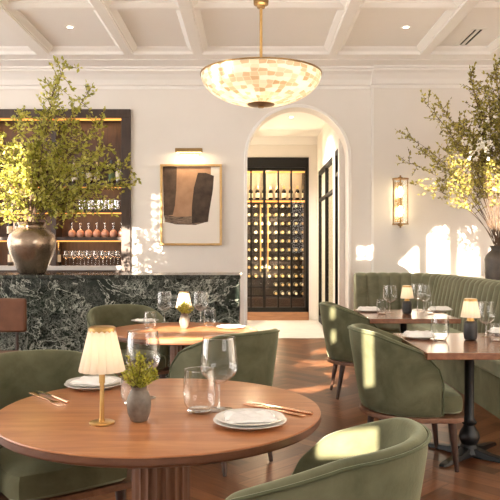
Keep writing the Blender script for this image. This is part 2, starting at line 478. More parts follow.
# unseen slanted board added outside to cut one sun patch diagonally
bm = NB(); h_ = FH[1]; ya, yb = YF-.26, YF-.22
A = [bm.verts.new(p) for p in ((h_[0]-.05, ya, h_[2]+.2), (h_[0]+.66, ya, h_[3]+.05), (h_[0]-.05, ya, h_[3]+.05), (h_[0]-.05, yb, h_[2]+.2), (h_[0]+.66, yb, h_[3]+.05), (h_[0]-.05, yb, h_[3]+.05))]
for f in ((0, 1, 2), (5, 4, 3), (0, 3, 4, 1), (1, 4, 5, 2), (2, 5, 3, 0)): bm.faces.new([A[i] for i in f])
struct('sun_mask_board', bm, M['frame_black'])
bm = NB(); bx(bm, XR, XR+.2, YF, WY, 0, 7.2); struct('wall_right', bm, M['wall'])
k = 0
def opening_bars(axis, pos, h, nu, nz, bar=.05):
    global k
    k += 1
    bm = NB(); a, b, c, d = h
    def bar_(u0, u1, z0, z1):
        if axis == 'y': bx(bm, u0, u1, pos-.04, pos+.04, z0, z1)
        else: bx(bm, pos-.04, pos+.04, u0, u1, z0, z1)
    for i in range(nu+1):
        u = a+(b-a)*i/nu; bar_(u-bar/2, u+bar/2, c, d)
    for j in range(nz+1):
        z = c+(d-c)*j/nz; bar_(a, b, z-bar/2, z+bar/2)
    struct('opening_bars_%d' % k, bm, M['frame_black'])
opening_bars('y', YF-.1, FH[0], 1, 2, .08); opening_bars('y', YF-.1, FH[1], 4, 1, .13); opening_bars('y', YF-.1, FH[2], 2, 4, .03); opening_bars('y', YF-.1, FH[3], 2, 6, .045); opening_bars('y', YF-.1, FH[4], 2, 3); opening_bars('y', YF-.1, FH[7], 4, 3)  # bars added in the front openings to break up the sun patches
for h in LH: opening_bars('x', XL-.1, h, 2, 3)

# hallway beyond the arch
HY = 13.2
bm = NB()
bx(bm, -.6, -.45, WY+WT, HY+1.2, 0, 3.6)                    # left
bx(bm, 1.30, 1.42, WY+WT, 10.05, 0, 3.6); bx(bm, 1.30, 1.42, 10.42, 10.68, 0, 3.6); bx(bm, 1.30, 1.42, 12.95, HY+1.2, 0, 3.6)
bx(bm, 1.30, 1.42, 10.05, 10.42, 2.87, 3.6); bx(bm, 1.30, 1.42, 10.68, 12.95, 2.85, 3.6)
bx(bm, -.6, 1.3, HY, HY+.12, 3.16, 3.6); bx(bm, 1.14, 1.3, HY-.02, HY+.12, 0, 3.16)
bx(bm, 1.42, 3.4, 9.92, 10.02, 0, 3.6); bx(bm, 3.3, 3.4, 10, 14.3, 0, 3.6); bx(bm, 1.42, 3.4, 14.3, 14.4, 0, 3.6)
struct('wall_hallway', bm, M['wall'])
bm = NB(); bx(bm, -.6, 3.4, WY+WT, HY+1.2, 3.55, 3.65); struct('ceiling_hallway', bm, M['ceiling'])
bm = NB(); bx(bm, 1.35, 3.4, 9.92, 14.4, -.05, 0); struct('floor_sideroom', bm, M['stone'])
bm = NB(); bx(bm, -.45, 1.3, HY-.06, HY-.001, 3.40, 3.55); struct('trim_15', bm, M['trim'])

# glazed hallway doors
def steel_door(name, y0, y1, z1, x, nv, rail):
    bm = NB(); b = .05
    for i in range(nv+1):
        y = y0+(y1-y0)*i/nv; bx(bm, x-.03, x+.03, max(y-b/2, y0), min(y+b/2, y1), 0, z1)
    bx(bm, x-.03, x+.03, y0, y1, z1-.07, z1); bx(bm, x-.03, x+.03, y0, y1, 0, .12)
    for z in rail: bx(bm, x-.03, x+.03, y0, y1, z-.025, z+.025)
    o = struct(name, bm, M['frame_black'])
    bm = NB(); bx(bm, x-.004, x+.004, y0+.02, y1-.02, .1, z1-.05)
    obj('pane', bm, M['winewall'], o, False)
    return o
steel_door('door_1', 10.68, 12.95, 2.85, 1.335, 2, (2.3,))
d2 = steel_door('door_2', 10.05, 10.42, 2.87, 1.335, 1, (2.5,))
bm = NB(); pr = [(10.07, .1), (10.40, .1), (10.40, 1.2)] + [(10.235+.165*math.cos(a*PI/10), 1.2+.165*math.sin(a*PI/10)) for a in range(1, 10)] + [(10.07, 1.2)]
A = [bm.verts.new((1.35, y, z)) for y, z in pr]; B = [bm.verts.new((1.375, y, z)) for y, z in pr]
for i in range(len(pr)): bm.faces.new((A[i], A[(i+1) % len(pr)], B[(i+1) % len(pr)], B[i]))
bm.faces.new(A); bm.faces.new(B[::-1])
o = obj('wood_panel', bm, M['gold'], d2, False); o['label'] = 'honey wood panel with rounded top'

# ------------------------------------------------------------------ wine cellar
cel = thing('wine_cellar_front', 'tall black steel and glass wine cellar front seen through the arch', 'wine cellar', (0, HY, 0))
def part(name, bm, m, parent, smooth=False, bevel=0, subsurf=0): return obj(name, bm, m, parent, smooth, bevel, subsurf)
bm = NB()
bx(bm, -.45, 1.14, -.03, .09, 2.96, 3.155); bx(bm, 1.07, 1.14, -.03, .09, .16, 3.0); bx(bm, -.45, 1.14, -.03, .09, .16, .25); bx(bm, -.45, 1.14, 0, .06, 2.90, 2.96)
part('frame', bm, M['frame_black'], cel, bevel=.004)
bm = NB(); bx(bm, -.45, 1.14, -.05, .12, 0, .16); part('plinth', bm, wood('plinth_wood', (.22, .1, .045), (.3, .14, .065), (.38, .19, .09), 3, (1, 8, 8)), cel)
for px in (251, 264.3, 278.2, 291.2):
    X = (px-250)*HY/F; w = .032 if px != 264.3 else .05
    bm = NB(); bx(bm, X-w/2, X+w/2, -.02, .04, .25, 2.92); part('mullion', bm, M['frame_black'], cel)
bm = NB(); bx(bm, -.45, 1.08, .008, .014, .25, 2.92); part('pane', bm, M['winewall'], cel)
for px in (260.5, 267.8):
    X = (px-250)*HY/F
    bm = NB(); tube(bm, [(X, -.07, .95), (X, -.07, 2.25)], .013, 10)
    for z in (1.1, 2.1): tube(bm, [(X, -.07, z), (X, 0, z)], .008, 8)
    o = part('handle', bm, M['brass'], cel, True); o['label'] = 'long vertical brass pull handle'
# inside: rack unit
bm = NB()
bx(bm, -.5, -.45, HY, HY+1.1, .1, 3.2); bx(bm, 1.14, 1.2, HY+.12, HY+1.1, .1, 3.2); bx(bm, -.5, 1.2, HY+1.1, HY+1.16, .1, 3.2); bx(bm, -.5, 1.2, HY+.13, HY+1.1, .02, .16)
struct('wall_cellar', bm, M['rack'])
bm = NB(); bx(bm, -.5, 1.2, HY+.1, HY+1.1, 3.15, 3.2); struct('ceiling_cellar', bm, M['trim'])
rack = thing('wine_rack', 'dark wooden wine rack wall lit by warm strips behind the cellar glass', 'wine rack', (0, HY+.62, .16))
RY = HY+.62
rows = [206+8.75*i for i in range(12)]
rz = [CAMZ-(y-250)*(RY+.1)/F for y in rows]
cols = [249.2+6.72*i for i in range(9)]
cx = [(p-250)*(RY+.05)/F for p in cols]
bm = NB(); bx(bm, -.45, 1.14, .42, .47, 0, 2.9); part('back_board', bm, M['rack'], rack)
for z in rz:
    bm = NB()
    for y in (.06, .30): bx(bm, -.45, 1.14, y, y+.02, z-.16-.058, z-.16-.042)
    part('rail', bm, M['frame_black'], rack)
for X in (-.45, .29, 1.09):
    bm = NB(); bx(bm, X, X+.035, .03, .42, 0, 2.9); part('upright', bm, M['rack'], rack)
zs = CAMZ-(199.5-250)*RY/F
bm = NB(); bx(bm, -.45, 1.14, 0, .42, zs-.16-.02, zs-.16); part('shelf', bm, M['rack'], rack)
bm = NB(); bx(bm, -.45, 1.14, .0, .02, zs-.16-.055, zs-.16-.02); part('light_strip', bm, M['led'], rack)
bm = NB(); bx(bm, -.45, 1.14, -.45, -.42, 2.72, 2.75); part('light_strip', bm, M['led'], rack)  # extra strip added to brighten the bottle fronts
bm = NB(); bx(bm, -.45, 1.14, .40, .419, zs-.16+.02, 2.85); o = part('back_panel', bm, mat('glow_painted_panel', (.50, .42, .32), .6), rack); o['label'] = 'panel above the lit shelf, reflected glow painted into its colour'  # pale colour stands in for reflections and the lit cellar ceiling
bm = NB(); bx(bm, -.45, 1.14, .0, .45, 0, .22); part('cupboard', bm, M['rack'], rack, bevel=.005)

def bottle_bm(bm, h=.30, r=.038, mi=(0, 1, 2), seg=12, fk=1.0):
    prof = [(r*.85, 0), (r, .012), (r, h*.60), (r*.8, h*.69), (r*.42, h*.76), (r*.38, h*.78)]
    n0 = len(bm.faces); lathe(bm, prof, seg, cap1=False)
    bm.faces.ensure_lookup_table()
    for f in bm.faces[n0:]: f.material_index = mi[0]
    n0 = len(bm.faces); lathe(bm, [(r*.42*fk, h*.77), (r*.40*fk, h*.97), (r*.44*fk, h*.975), (r*.44*fk, h)], seg)
    bm.faces.ensure_lookup_table()
    for f in bm.faces[n0:]: f.material_index = mi[1]
    if len(mi) > 2:
        n0 = len(bm.faces); lathe(bm, [(r*1.015, h*.16), (r*1.015, h*.48)], seg, cap0=False, cap1=False)
        bm.faces.ensure_lookup_table()
        for f in bm.faces[n0:]: f.material_index = mi[2]
def bottle(name, mats, label, h=.3, r=.038, group=None):
    bm = NB(); bottle_bm(bm, h, r, fk=1.55)
    o = obj(name, bm, mats); tag(o, label, 'bottle', group); return o
pr1 = bottle('wine_bottle', [M['botdark'], M['foil'], M['foilcream']], '', .29, .043)
pr2 = bottle('wine_bottle', [M['botgreen'], M['foilcream'], M['label']], '', .29, .043)
first = {0: True, 1: True}
for j, z in enumerate(rz):
    for i, X in enumerate(cx):
        if j >= 9 and (i < 4): continue
        if R.random() < .06: continue
        w = 0 if R.random() < .6 else 1
        p = (pr1, pr2)[w]
        if first[w]: o = p; first[w] = False
        else: o = p.copy(); C.objects.link(o)
        o.location = (X, RY+.36, z); o.rotation_euler = (PI/2, R.random()*6, 0)
        o['label'] = ('dark bottle with gold foil lying neck outwards in the cellar rack', 'green bottle with cream foil lying neck outwards in the cellar rack')[w]
        o['group'] = 'bottles lying in the cellar rack'
for i, X in enumerate(cx):
    o = pr1.copy(); C.objects.link(o); o.location = (X+.03, RY+.15, zs); o.rotation_euler = (0, 0, R.random()*6)
    o['label'] = 'dark wine bottle standing upright on the lit top shelf of the cellar rack'; o['group'] = 'bottles standing on the cellar shelf'
for z_ in (2.75, 1.9, 1.0): plight('cellar_fill', (.35, HY+.22, z_), 42, (1, .74, .46), .012)  # added fill without fixtures, brightens the rack from behind the pane

plight('sideroom_light', (2.3, 12, 2.4), 90, (1, .80, .52), .2)

# ------------------------------------------------------------------ ceiling fixtures
def downlight(px, py, label):
    Y = F*(CZ-CAMZ)/(250-py); X = (px-250)*Y/F
    t = thing('downlight', label, 'ceiling light', (X, Y, CZ), 0)
    bm = NB(); lathe(bm, [(.033, -.004), (.05, -.008), (.06, -.002), (.06, 0)], 24, cap0=False, cap1=False); obj('ring', bm, M['trim'], t)
    bm = NB(); lathe(bm, [(.0, -.003), (.034, -.003)], 24, cap1=False); obj('lens', bm, M['spot'], t)
    l = bpy.data.lights.new('downlight_beam', 'SPOT'); l.energy = 55; l.color = (1, .85, .65); l.spot_size = 1.5; l.spot_blend = .7; l.shadow_soft_size = .05
    o = bpy.data.objects.new('downlight_beam', l); C.objects.link(o); o.location = (0, 0, -.02); o.parent = t
downlight(70, 27, 'small recessed ceiling spotlight above the leafy bar arrangement')
downlight(406, 27, 'small recessed ceiling spotlight between chandelier and air vent')
tH = thing('downlight', 'small recessed spotlight in the hallway ceiling beyond the arch', 'ceiling light', (.68, 11.2, 3.55))
bm = NB(); lathe(bm, [(.033, -.004), (.05, -.008), (.06, 0)], 24, cap0=False, cap1=False); obj('ring', bm, M['trim'], tH)
bm = NB(); lathe(bm, [(0, -.003), (.034, -.003)], 24, cap1=False); obj('lens', bm, M['spot'], tH)
l = bpy.data.lights.new('hallway_beam', 'SPOT'); l.energy = 240; l.color = (1, .93, .84); l.spot_size = 2.4; l.spot_blend = .6; l.shadow_soft_size = .04
o = bpy.data.objects.new('hallway_beam', l); C.objects.link(o); o.location = (0, 0, -.02); o.parent = tH
# vent
Yv = F*(CZ-CAMZ)/(250-37); Xv = (470.5-250)*Yv/F
v = thing('air_vent', 'slotted linear air vent in the coffered ceiling above the tall flowering branches', 'vent', (Xv, Yv, CZ))
bm = NB()
for x in (-.035, .035): bx(bm, x-.013, x+.013, -.30, .30, -.004, .0)
part('slot', bm, M['slot'], v)
bm = NB()
for x in (-.065, 0, .065): bx(bm, x-.016, x+.016, -.33, .33, -.009, 0)
for y in (-.32, .32): bx(bm, -.08, .08, y-.014, y+.014, -.009, 0)
part('frame', bm, M['trim'], v)

# chandelier
CY = 5.1; CXp = (261-250)*CY/F
zr = CAMZ+175*CY/F; zb = CAMZ+145*CY/F
ch = thing('pendant_lamp', 'large scalloped shell bowl pendant lamp hanging from a brass rod', 'pendant lamp', (CXp, CY, 0))
rr = 60*CY/F
def bowlmat():
    m, nt, b, t = translucent('shell_bowl', (.93, .86, .74), .55)
    L = nt.links.new
    uv = nt.nodes.new('ShaderNodeUVMap')
    mp = nt.nodes.new('ShaderNodeMapping'); mp.inputs['Scale'].default_value = (1, 1, 1); L(uv.outputs[0], mp.inputs[0])
    vo = nt.nodes.new('ShaderNodeTexVoronoi'); vo.voronoi_dimensions = '2D'; vo.inputs['Scale'].default_value = 1; vo.inputs['Randomness'].default_value = .35; L(mp.outputs[0], vo.inputs[0])
    ve = nt.nodes.new('ShaderNodeTexVoronoi'); ve.voronoi_dimensions = '2D'; ve.feature = 'DISTANCE_TO_EDGE'; ve.inputs['Scale'].default_value = 1; ve.inputs['Randomness'].default_value = .35; L(mp.outputs[0], ve.inputs[0])
    sx = nt.nodes.new('ShaderNodeSeparateColor'); L(vo.outputs['Color'], sx.inputs[0])
    r = ramp(nt, [(.05, (.60, .46, .30)), (.4, (.80, .70, .55)), (.8, (.95, .91, .84))]); L(sx.outputs[0], r.inputs[0])
    mr = nt.nodes.new('ShaderNodeMapRange'); mr.inputs[1].default_value = 0; mr.inputs[2].default_value = .07; L(ve.outputs[0], mr.inputs[0])
    mx = nt.nodes.new('ShaderNodeMix'); mx.data_type = 'RGBA'; mx.inputs[6].default_value = (.95, .9, .8, 1); L(mr.outputs[0], mx.inputs[0]); L(r.outputs[0], mx.inputs[7])
    L(mx.outputs[2], b.inputs['Base Color']); L(mx.outputs[2], t.inputs[0]); L(mx.outputs[2], b.inputs['Emission Color'])
    b.inputs['Emission Strength'].default_value = .16
    b.inputs['Roughness'].default_value = .3
    return m
def bowl():
    bm = NB(); uvl = bm.loops.layers.uv.new('UVMap'); seg = 64; n = 16
    prof = []
    for i in range(n+1):
        a = i/n*PI/2
        prof.append((max(.08, rr*math.sin(a)**.85 if i else .0), zb+(zr-zb)*(1-math.cos(a))**.92))
    rings = lathe(bm, prof, seg, cap0=False, cap1=False)
    bm.verts.index_update()
    idx = {}
    for i, rg in enumerate(rings):
        for kk, v_ in enumerate(rg): idx[v_] = (i, kk)
    for f in bm.faces:
        ks = [idx[l.vert][1] for l in f.loops]
        wrap = max(ks)-min(ks) > 2
        for l in f.loops:
            i, kk = idx[l.vert]
            if wrap and kk == 0: kk = seg
            l[uvl].uv = (kk/seg*44, i/n*13)
    o = obj('shade', bm, bowlmat(), ch)
    md = o.modifiers.new('solid', 'SOLIDIFY'); md.thickness = .008
bowl()
bm = NB(); lathe(bm, [(rr-.004, zr-.003), (rr+.006, zr-.003), (rr+.006, zr+.007), (rr-.004, zr+.007), (rr-.004, zr-.003)], 64, cap0=False, cap1=False); obj('rim', bm, M['brassdark'], ch)
bm = NB(); lathe(bm, [(.0, zb-.022), (.02, zb-.022), (.024, zb-.012), (.06, zb-.008), (.10, zb), (.105, zb+.012), (.05, zb+.02)], 32, cap1=False); obj('finial', bm, M['brassdark'], ch)
bm = NB(); tube(bm, [(0, 0, zb), (0, 0, CZ-.01)], .011, 12); obj('rod', bm, M['brass'], ch)
zc = CAMZ+244*CY/F
bm = NB(); lathe(bm, [(.012, zc-.02), (.03, zc-.015), (.032, zc), (.055, zc+.01), (.058, zc+.05), (.045, zc+.09), (.012, zc+.11)], 32); obj('collar', bm, M['brassdark'], ch)
bm = NB(); lathe(bm, [(.02, CZ-.05), (.07, CZ-.03), (.075, CZ)], 32); obj('canopy', bm, M['brass'], ch)
for a in range(3):
    bm = NB(); an = a*2*PI/3+.5
    lathe(bm, [(0, 0), (.03, .02), (.038, .05), (.03, .08), (.012, .1), (.012, .13)], 16, (.16*math.cos(an), .16*math.sin(an), zb+.09)); obj('bulb', bm, M['bulb'], ch)
plight('pendant_light', (0, 0, zr-.02), 20, (1, .88, .70), .12, ch)

# ------------------------------------------------------------------ picture, picture light, sconce
fx0, fx1 = (160.5-250)*WY/F, (222-250)*WY/F
fz0, fz1 = CAMZ-(245.5-250)*WY/F, CAMZ-(164.5-250)*WY/F
pic = thing('framed_picture', 'abstract painting of brown and tan brush blocks in a thin gold frame', 'picture', ((fx0+fx1)/2, WY, (fz0+fz1)/2))
hw, hh = (fx1-fx0)/2, (fz1-fz0)/2
bm = NB(); t_ = .032
bx(bm, -hw, hw, -.05, 0, hh-t_, hh); bx(bm, -hw, hw, -.05, 0, -hh, -hh+t_); bx(bm, -hw, -hw+t_, -.05, 0, -hh+t_, hh-t_); bx(bm, hw-t_, hw, -.05, 0, -hh+t_, hh-t_)
part('frame', bm, M['gold'], pic, bevel=.004)
bm = NB(); bx(bm, -hw+.02, hw-.02, -.02, -.002, -hh+.02, hh-.02); part('canvas', bm, M['walnutback'], pic)
def stroke(name, pts, m, y):
    # pts in photo pixels on the picture plane
    bm = NB(); vs = []
    for px, py in pts:
        q = at(px, py, WY); vs.append((q.x-(fx0+fx1)/2, q.z-(fz0+fz1)/2))
    A = [bm.verts.new((x, y, z)) for x, z in vs]; B = [bm.verts.new((x, -.019, z)) for x, z in vs]
    bm.faces.new(A)
    for i in range(len(A)): bm.faces.new((A[i], A[(i+1) % len(A)], B[(i+1) % len(A)], B[i]))
    part(name, bm, m, pic)
tan = mat('tan_paint', (.36, .20, .115), .8, var=(.48, .29, .175), vs=7)
umb = mat('umber_paint', (.038, .024, .017), .8, var=(.09, .06, .042), vs=9)
umb2 = mat('warm_umber_paint', (.06, .038, .025), .8, var=(.15, .095, .06), vs=8)
dry = mat('dry_brush_paint', (.07, .05, .038), .9, var=(.34, .24, .17), vs=18, stretch=(1, 1, 5))
stroke('paint_block', [(171, 167), (211, 167), (211, 174), (208, 200), (207, 222), (195, 224), (176, 224), (165, 222)], tan, -.0205)
stroke('paint_block', [(163, 166), (177, 167), (176.5, 190), (175, 206), (173, 215), (164, 216)], umb2, -.0215)
stroke('paint_block', [(164, 215), (178, 217), (196, 216), (207, 217), (206.5, 222), (196, 225), (176, 224.5), (166, 222)], dry, -.0218)
stroke('paint_block', [(198, 173), (206, 173), (214, 176), (213, 190), (209, 214), (208, 222), (192, 223.5), (192, 206), (194, 188)], umb, -.0225)
pl = thing('picture_light', 'slim brass picture light mounted on the wall above the painting', 'wall light', ((190-250)*WY/F, WY, CAMZ-(154-250)*WY/F))
bm = NB(); bx(bm, -.19, .19, -.20, -.13, .0, .055); part('shade', bm, M['brassdark'], pl, bevel=.006)
bm = NB(); bx(bm, -.14, .14, -.03, 0, -.03, .03); part('wall_plate', bm, M['brass'], pl, bevel=.005)
for x in (-.07, .07):
    bm = NB(); tube(bm, [(x, -.02, 0), (x, -.10, .0), (x, -.16, .012)], .008, 8); part('arm', bm, M['brass'], pl, True)
bm = NB(); bx(bm, -.17, .17, -.185, -.155, -.006, .0); part('lamp_tube', bm, emis('picture_lamp', (1, .72, .38), 6), pl)
l = bpy.data.lights.new('picture_beam', 'AREA'); l.shape = 'RECTANGLE'; l.size = .34; l.size_y = .03; l.energy = 2.2; l.color = (1, .75, .45)
o = bpy.data.objects.new('picture_beam', l); C.objects.link(o); o.parent = pl; o.location = (0, -.17, -.012); o.rotation_euler = (math.radians(28), 0, 0)

SY = WY-.06
sx0, sx1 = (390-250)*SY/F, (406.5-250)*SY/F
sz0, sz1 = CAMZ-(224.5-250)*SY/F, CAMZ-(180-250)*SY/F
sco = thing('wall_sconce', 'brass framed glass wall sconce with two glowing bulbs', 'wall light', ((sx0+sx1)/2, SY, (sz0+sz1)/2))
w2, h2 = (sx1-sx0)/2, (sz1-sz0)/2
bm = NB(); bx(bm, -w2*.5, w2*.5, -.015, 0, -h2*.9, h2*.9); part('back_plate', bm, M['brass'], sco, bevel=.004)
for zz in (h2, -h2):
    bm = NB(); lathe(bm, [(w2*.98, zz-.008), (w2, zz), (w2*.98, zz+.008)], 24, (0, -w2-.02, 0)); part('ring', bm, M['brassdark'], sco, True)
    bm = NB(); s_ = 1 if zz > 0 else -1
    lathe(bm, [(.045, zz+.008*s_), (.03, zz+.025*s_), (.012, zz+.03*s_), (.014, zz+.045*s_), (0, zz+.055*s_)], 16, (0, -w2-.02, 0)); part('finial', bm, M['brassdark'], sco, True)
for a in range(6):
    an = a*PI/3+.35; bm = NB()
    x, y = w2*.97*math.cos(an), -w2-.02+w2*.97*math.sin(an); tube(bm, [(x, y, -h2), (x, y, h2)], .006, 8); part('bar', bm, M['brassdark'], sco, True)
bm = NB(); lathe(bm, [(w2*.86, -h2+.01), (w2*.86, h2-.01)], 32, (0, -w2-.02, 0), cap0=False, cap1=False); part('glass_cylinder', bm, M['glass'], sco, True)
for zz in (.135, -.135):
    bm = NB(); lathe(bm, [(.012, -.075), (.026, -.05), (.036, 0), (.026, .05), (.012, .075)], 16, (0, -w2-.02, zz)); part('bulb', bm, M['flame'], sco, True)
    plight('sconce_light', (0, -w2-.02, zz), 4, (1, .68, .36), .04, sco)
bm = NB(); tube(bm, [(0, -w2-.02, -h2), (0, -w2-.02, -.2)], .008, 8); tube(bm, [(0, -w2-.02, .2), (0, -w2-.02, h2)], .008, 8); tube(bm, [(0, -w2-.02, -.06), (0, -w2-.02, .06)], .012, 8); part('stem', bm, M['brass'], sco, True)

# ------------------------------------------------------------------ back bar cabinet and its stock
KX0, KX1 = -5.2, -1.68
cab = thing('bar_cabinet', 'dark wood back bar cabinet with warm strip lights under its shelves', 'cabinet', (0, WY, 0))
bm = NB(); fw = .13
bx(bm, KX0, KX1, -.05, .34, 3.22, 3.34); bx(bm, KX1-fw, KX1, -.05, .34, 1.0, 3.22); bx(bm, KX0, KX0+fw, -.05, .34, 1.0, 3.22)
part('frame', bm, M['darkwood'], cab, bevel=.006)
bm = NB(); bx(bm, KX0+fw, KX1-fw, .32, .34, 1.0, 3.22); part('back_panel', bm, M['cabback'], cab)
for px in (53.5, -18):
    X = (px-250)*WY/F; bm = NB(); bx(bm, X-.035, X+.035, .0, .32, 1.0, 3.22); part('partition', bm, M['darkwood'], cab)
bm = NB(); bx(bm, KX0+fw, KX1-fw, -.04, .34, 1.075, 1.135); o = part('counter', bm, M['stone'], cab, bevel=.004); o['label'] = 'pale stone counter edge'
bm = NB(); bx(bm, KX0, KX1, -.04, .34, 1.0, 1.075); part('plinth', bm, M['darkwood'], cab)
SH = []
for py in (238.5, 210.5, 184.5):
    z = CAMZ-(py-250)*WY/F; SH.append(z+.02)
    bm = NB(); bx(bm, KX0+fw, KX1-fw, .02, .32, z-.03, z+.02); s_ = part('shelf', bm, M['darkwood'], cab, bevel=.003)
    bm = NB(); bx(bm, KX0+fw, KX1-fw, .035, .05, z-.045, z-.03); part('light_strip', bm, M['led'], s_)
bm = NB(); bx(bm, KX0+fw, KX1-fw, .0, .02, 3.19, 3.215); part('light_strip', bm, M['led'], cab)
for z_ in [3.185] + [q_-.067 for q_ in SH]:
    l = bpy.data.lights.new('shelf_glow', 'AREA'); l.shape = 'RECTANGLE'; l.size = 3.1; l.size_y = .02; l.energy = 5; l.color = (1, .50, .18)
    o = bpy.data.objects.new('shelf_glow', l); C.objects.link(o); o.parent = cab; o.location = ((KX0+KX1)/2, .06, z_); o.rotation_euler = (math.radians(25), 0, 0)
SH = [1.135] + SH
# glassware
def wineglass_parts(t, h, rw, rim, foot, stem_z, seg, glass):
    bm = NB(); lathe(bm, [(.004, stem_z), (rw*.45, stem_z+.012*h/.27), (rw*.85, stem_z+(h-stem_z)*.2), (rw, stem_z+(h-stem_z)*.33), (rw*.985, stem_z+(h-stem_z)*.5), ((rw+rim)/2, stem_z+(h-stem_z)*.76), (rim, h)], seg, cap0=False, cap1=False); obj('bowl', bm, glass, t)
    bm = NB(); lathe(bm, [(rim-.0008, h), (rim+.0008, h+.0012), (rim+.0008, h-.001)], seg, cap0=False, cap1=False); obj('rim', bm, M['glassrim'], t)
    bm = NB(); lathe(bm, [(.010, .004), (.0048, .012), (.0038, stem_z*.5), (.0042, stem_z)], 12); obj('stem', bm, M['glassrim'], t)
    bm = NB(); lathe(bm, [(foot*.97, 0), (foot, .0015), (foot*.95, .003), (.012, .006)], seg); obj('foot', bm, glass, t)
M['glassrim'] = thin_glass('glass_edge', (.9, .92, .9), .6, .3, 1.4)
# shelf stemware prototypes (single small meshes)
bm = NB(); lathe(bm, [(.036, 0), (.004, .006), (.0035, .09), (.03, .11), (.043, .14), (.041, .17), (.034, .215)], 14, cap0=True, cap1=False)
shelf_glass = Maker(tag(obj('stem_glass', bm, thin_glass('shelf_glass', (.93, .9, .86), .8, .16, 1.5)), '', 'glass'))
g0 = (70-250)*(WY+.12)/F
for row, (yy, n) in enumerate(((.09, 8), (.22, 7))):
    for i in range(n):
        shelf_glass(((66+7.4*i+row*3.7-250)*(WY+yy)/F, WY+yy, SH[0]), 0, 'clear stemmed wine glass in the rows on the lowest lit bar shelf', 'wine glasses on the lowest bar shelf')
bm = NB(); n0 = 0
lathe(bm, [(.030, 0), (.052, .02), (.058, .05), (.048, .085), (.02, .11)], 16)
for f in bm.faces: f.material_index = 0
n0 = len(bm.faces); lathe(bm, [(.021, .108), (.012, .135), (.013, .165), (.02, .168)], 12); bm.faces.ensure_lookup_table()
for f in bm.faces[n0:]: f.material_index = 1
n0 = len(bm.faces); lathe(bm, [(.006, .168), (.02, .185), (.018, .205), (0, .215)], 12); bm.faces.ensure_lookup_table()
for f in bm.faces[n0:]: f.material_index = 1
dec = Maker(tag(obj('decanter', bm, [M['amber'], M['glassrim']]), '', 'decanter'))
for i in range(7):
    dec(((72+8.3*i-250)*(WY+.13)/F, WY+.13, SH[1]), R.random(), 'small round stoppered decanter of rosy liqueur in the row on the middle bar shelf', 'decanters on the middle bar shelf')
bm = NB(); lathe(bm, [(.034, 0), (.04, .004), (.044, .06), (.045, .13)], 14, cap1=False)
tumb = Maker(tag(obj('shelf_tumbler', bm, thin_glass('frosty_glass', (.95, .92, .9), .8, .3, 1.2)), '', 'glass'))
for row, (yy, n) in enumerate(((.08, 6), (.2, 6))):
    for i in range(n):
        tumb(((84+6.6*i-row*3-250)*(WY+yy)/F, WY+yy, SH[2]), 0, 'clear tumbler among those crowding the upper bar shelf behind the leaves', 'tumblers on the upper bar shelf')
bm = NB(); bottle_bm(bm, .33, .042); bA = Maker(tag(obj('spirit_bottle', bm, [M['botdark'], M['foil'], M['label']]), '', 'bottle'))
bm = NB(); bottle_bm(bm, .34, .045); bB = Maker(tag(obj('spirit_bottle', bm, [M['botgreen'], M['botgreen'], mat('green_label', (.10, .16, .07), .6)]), '', 'bottle'))
bm = NB(); bottle_bm(bm, .36, .05); bC = Maker(tag(obj('spirit_bottle', bm, [thin_glass('clear_bottle', (.9, .86, .8), .7, .25, 1.3), M['foilcream'], M['label']]), '', 'bottle'))
bA((-2.745, WY+.12, SH[0]), .3, 'dark bottle with cream label just right of the bronze vase')
bA((-3.42, WY+.12, SH[0]), 2.3, 'dark bottle with cream label on the low shelf left of the bronze vase')
for i in range(3): bA(((10+8*i-250)*(WY+.15)/F, WY+.15, SH[1]), i, 'dark labelled bottle on the middle bar shelf behind the vase leaves', 'bottles behind the leafy branches')
for i, px in enumerate((97, 111.5, 119)):
    (bA, bB, bC)[i]((( px-250)*(WY+.14)/F, WY+.14, SH[3]), i, ('dark bottle with cream label on the top bar shelf beside a green bottle', 'green bottle between two others on the top bar shelf', 'clear glass bottle at the right end of the top bar shelf')[i])
for i in range(5): (bC, bA, bC, bB, bA)[i](((60+7.2*i-250)*(WY+.15)/F, WY+.15, SH[3]), i, 'bottle on the top bar shelf mostly hidden behind the leafy branches', 'bottles hidden behind the branches')
for i in range(4): bC(((14+9*i-250)*(WY+.15)/F, WY+.15, SH[2]), i, 'clear bottle on the upper bar shelf behind the dense left leaves', 'clear bottles behind the branches')

# ------------------------------------------------------------------ bar counter
BF = 6.6; BXR = (240.5-250)*BF/F
bar = thing('bar_counter', 'dark green veined marble bar counter carrying the bronze vase', 'bar counter', (0, BF, 0))
bm = NB(); bx(bm, -5.2, BXR-.012, .02, .62, .08, 1.078); part('body', bm, M['marble'], bar, bevel=.004)
bm = NB(); bx(bm, -5.2, BXR, 0, .70, 1.078, 1.118); part('countertop', bm, M['marbletop'], bar, bevel=.005)
bm = NB(); bx(bm, -5.2, BXR-.05, .06, .6, 0, .08); part('plinth', bm, M['iron'], bar)

# leather chair at the left edge
lc = thing('leather_chair', 'brown leather square-backed chair before the marble bar at the left edge', 'chair', (-2.2, 5.6, 0), PI)
def rbox(bm, *a): bx(bm, *a)
bm = NB(); bx(bm, -.28, .28, -.27, -.21, .655, .945); part('backrest', bm, M['leather'], lc, True, .02)
bm = NB(); bx(bm, -.27, .27, -.25, .27, .40, .50); part('seat', bm, M['leather'], lc, True, .025)
for sx in (-1, 1):
    for sy in (-1, 1):
        bm = NB(); tube(bm, [(sx*.23, sy*.22, .41), (sx*.24, sy*.25, 0)], [.022, .014], 10); part('leg', bm, M['legwood'], lc, True)
    bm = NB(); tube(bm, [(sx*.2, -.235, .45), (sx*.2, -.24, .70)], .014, 8); part('back_post', bm, M['legwood'], lc, True)

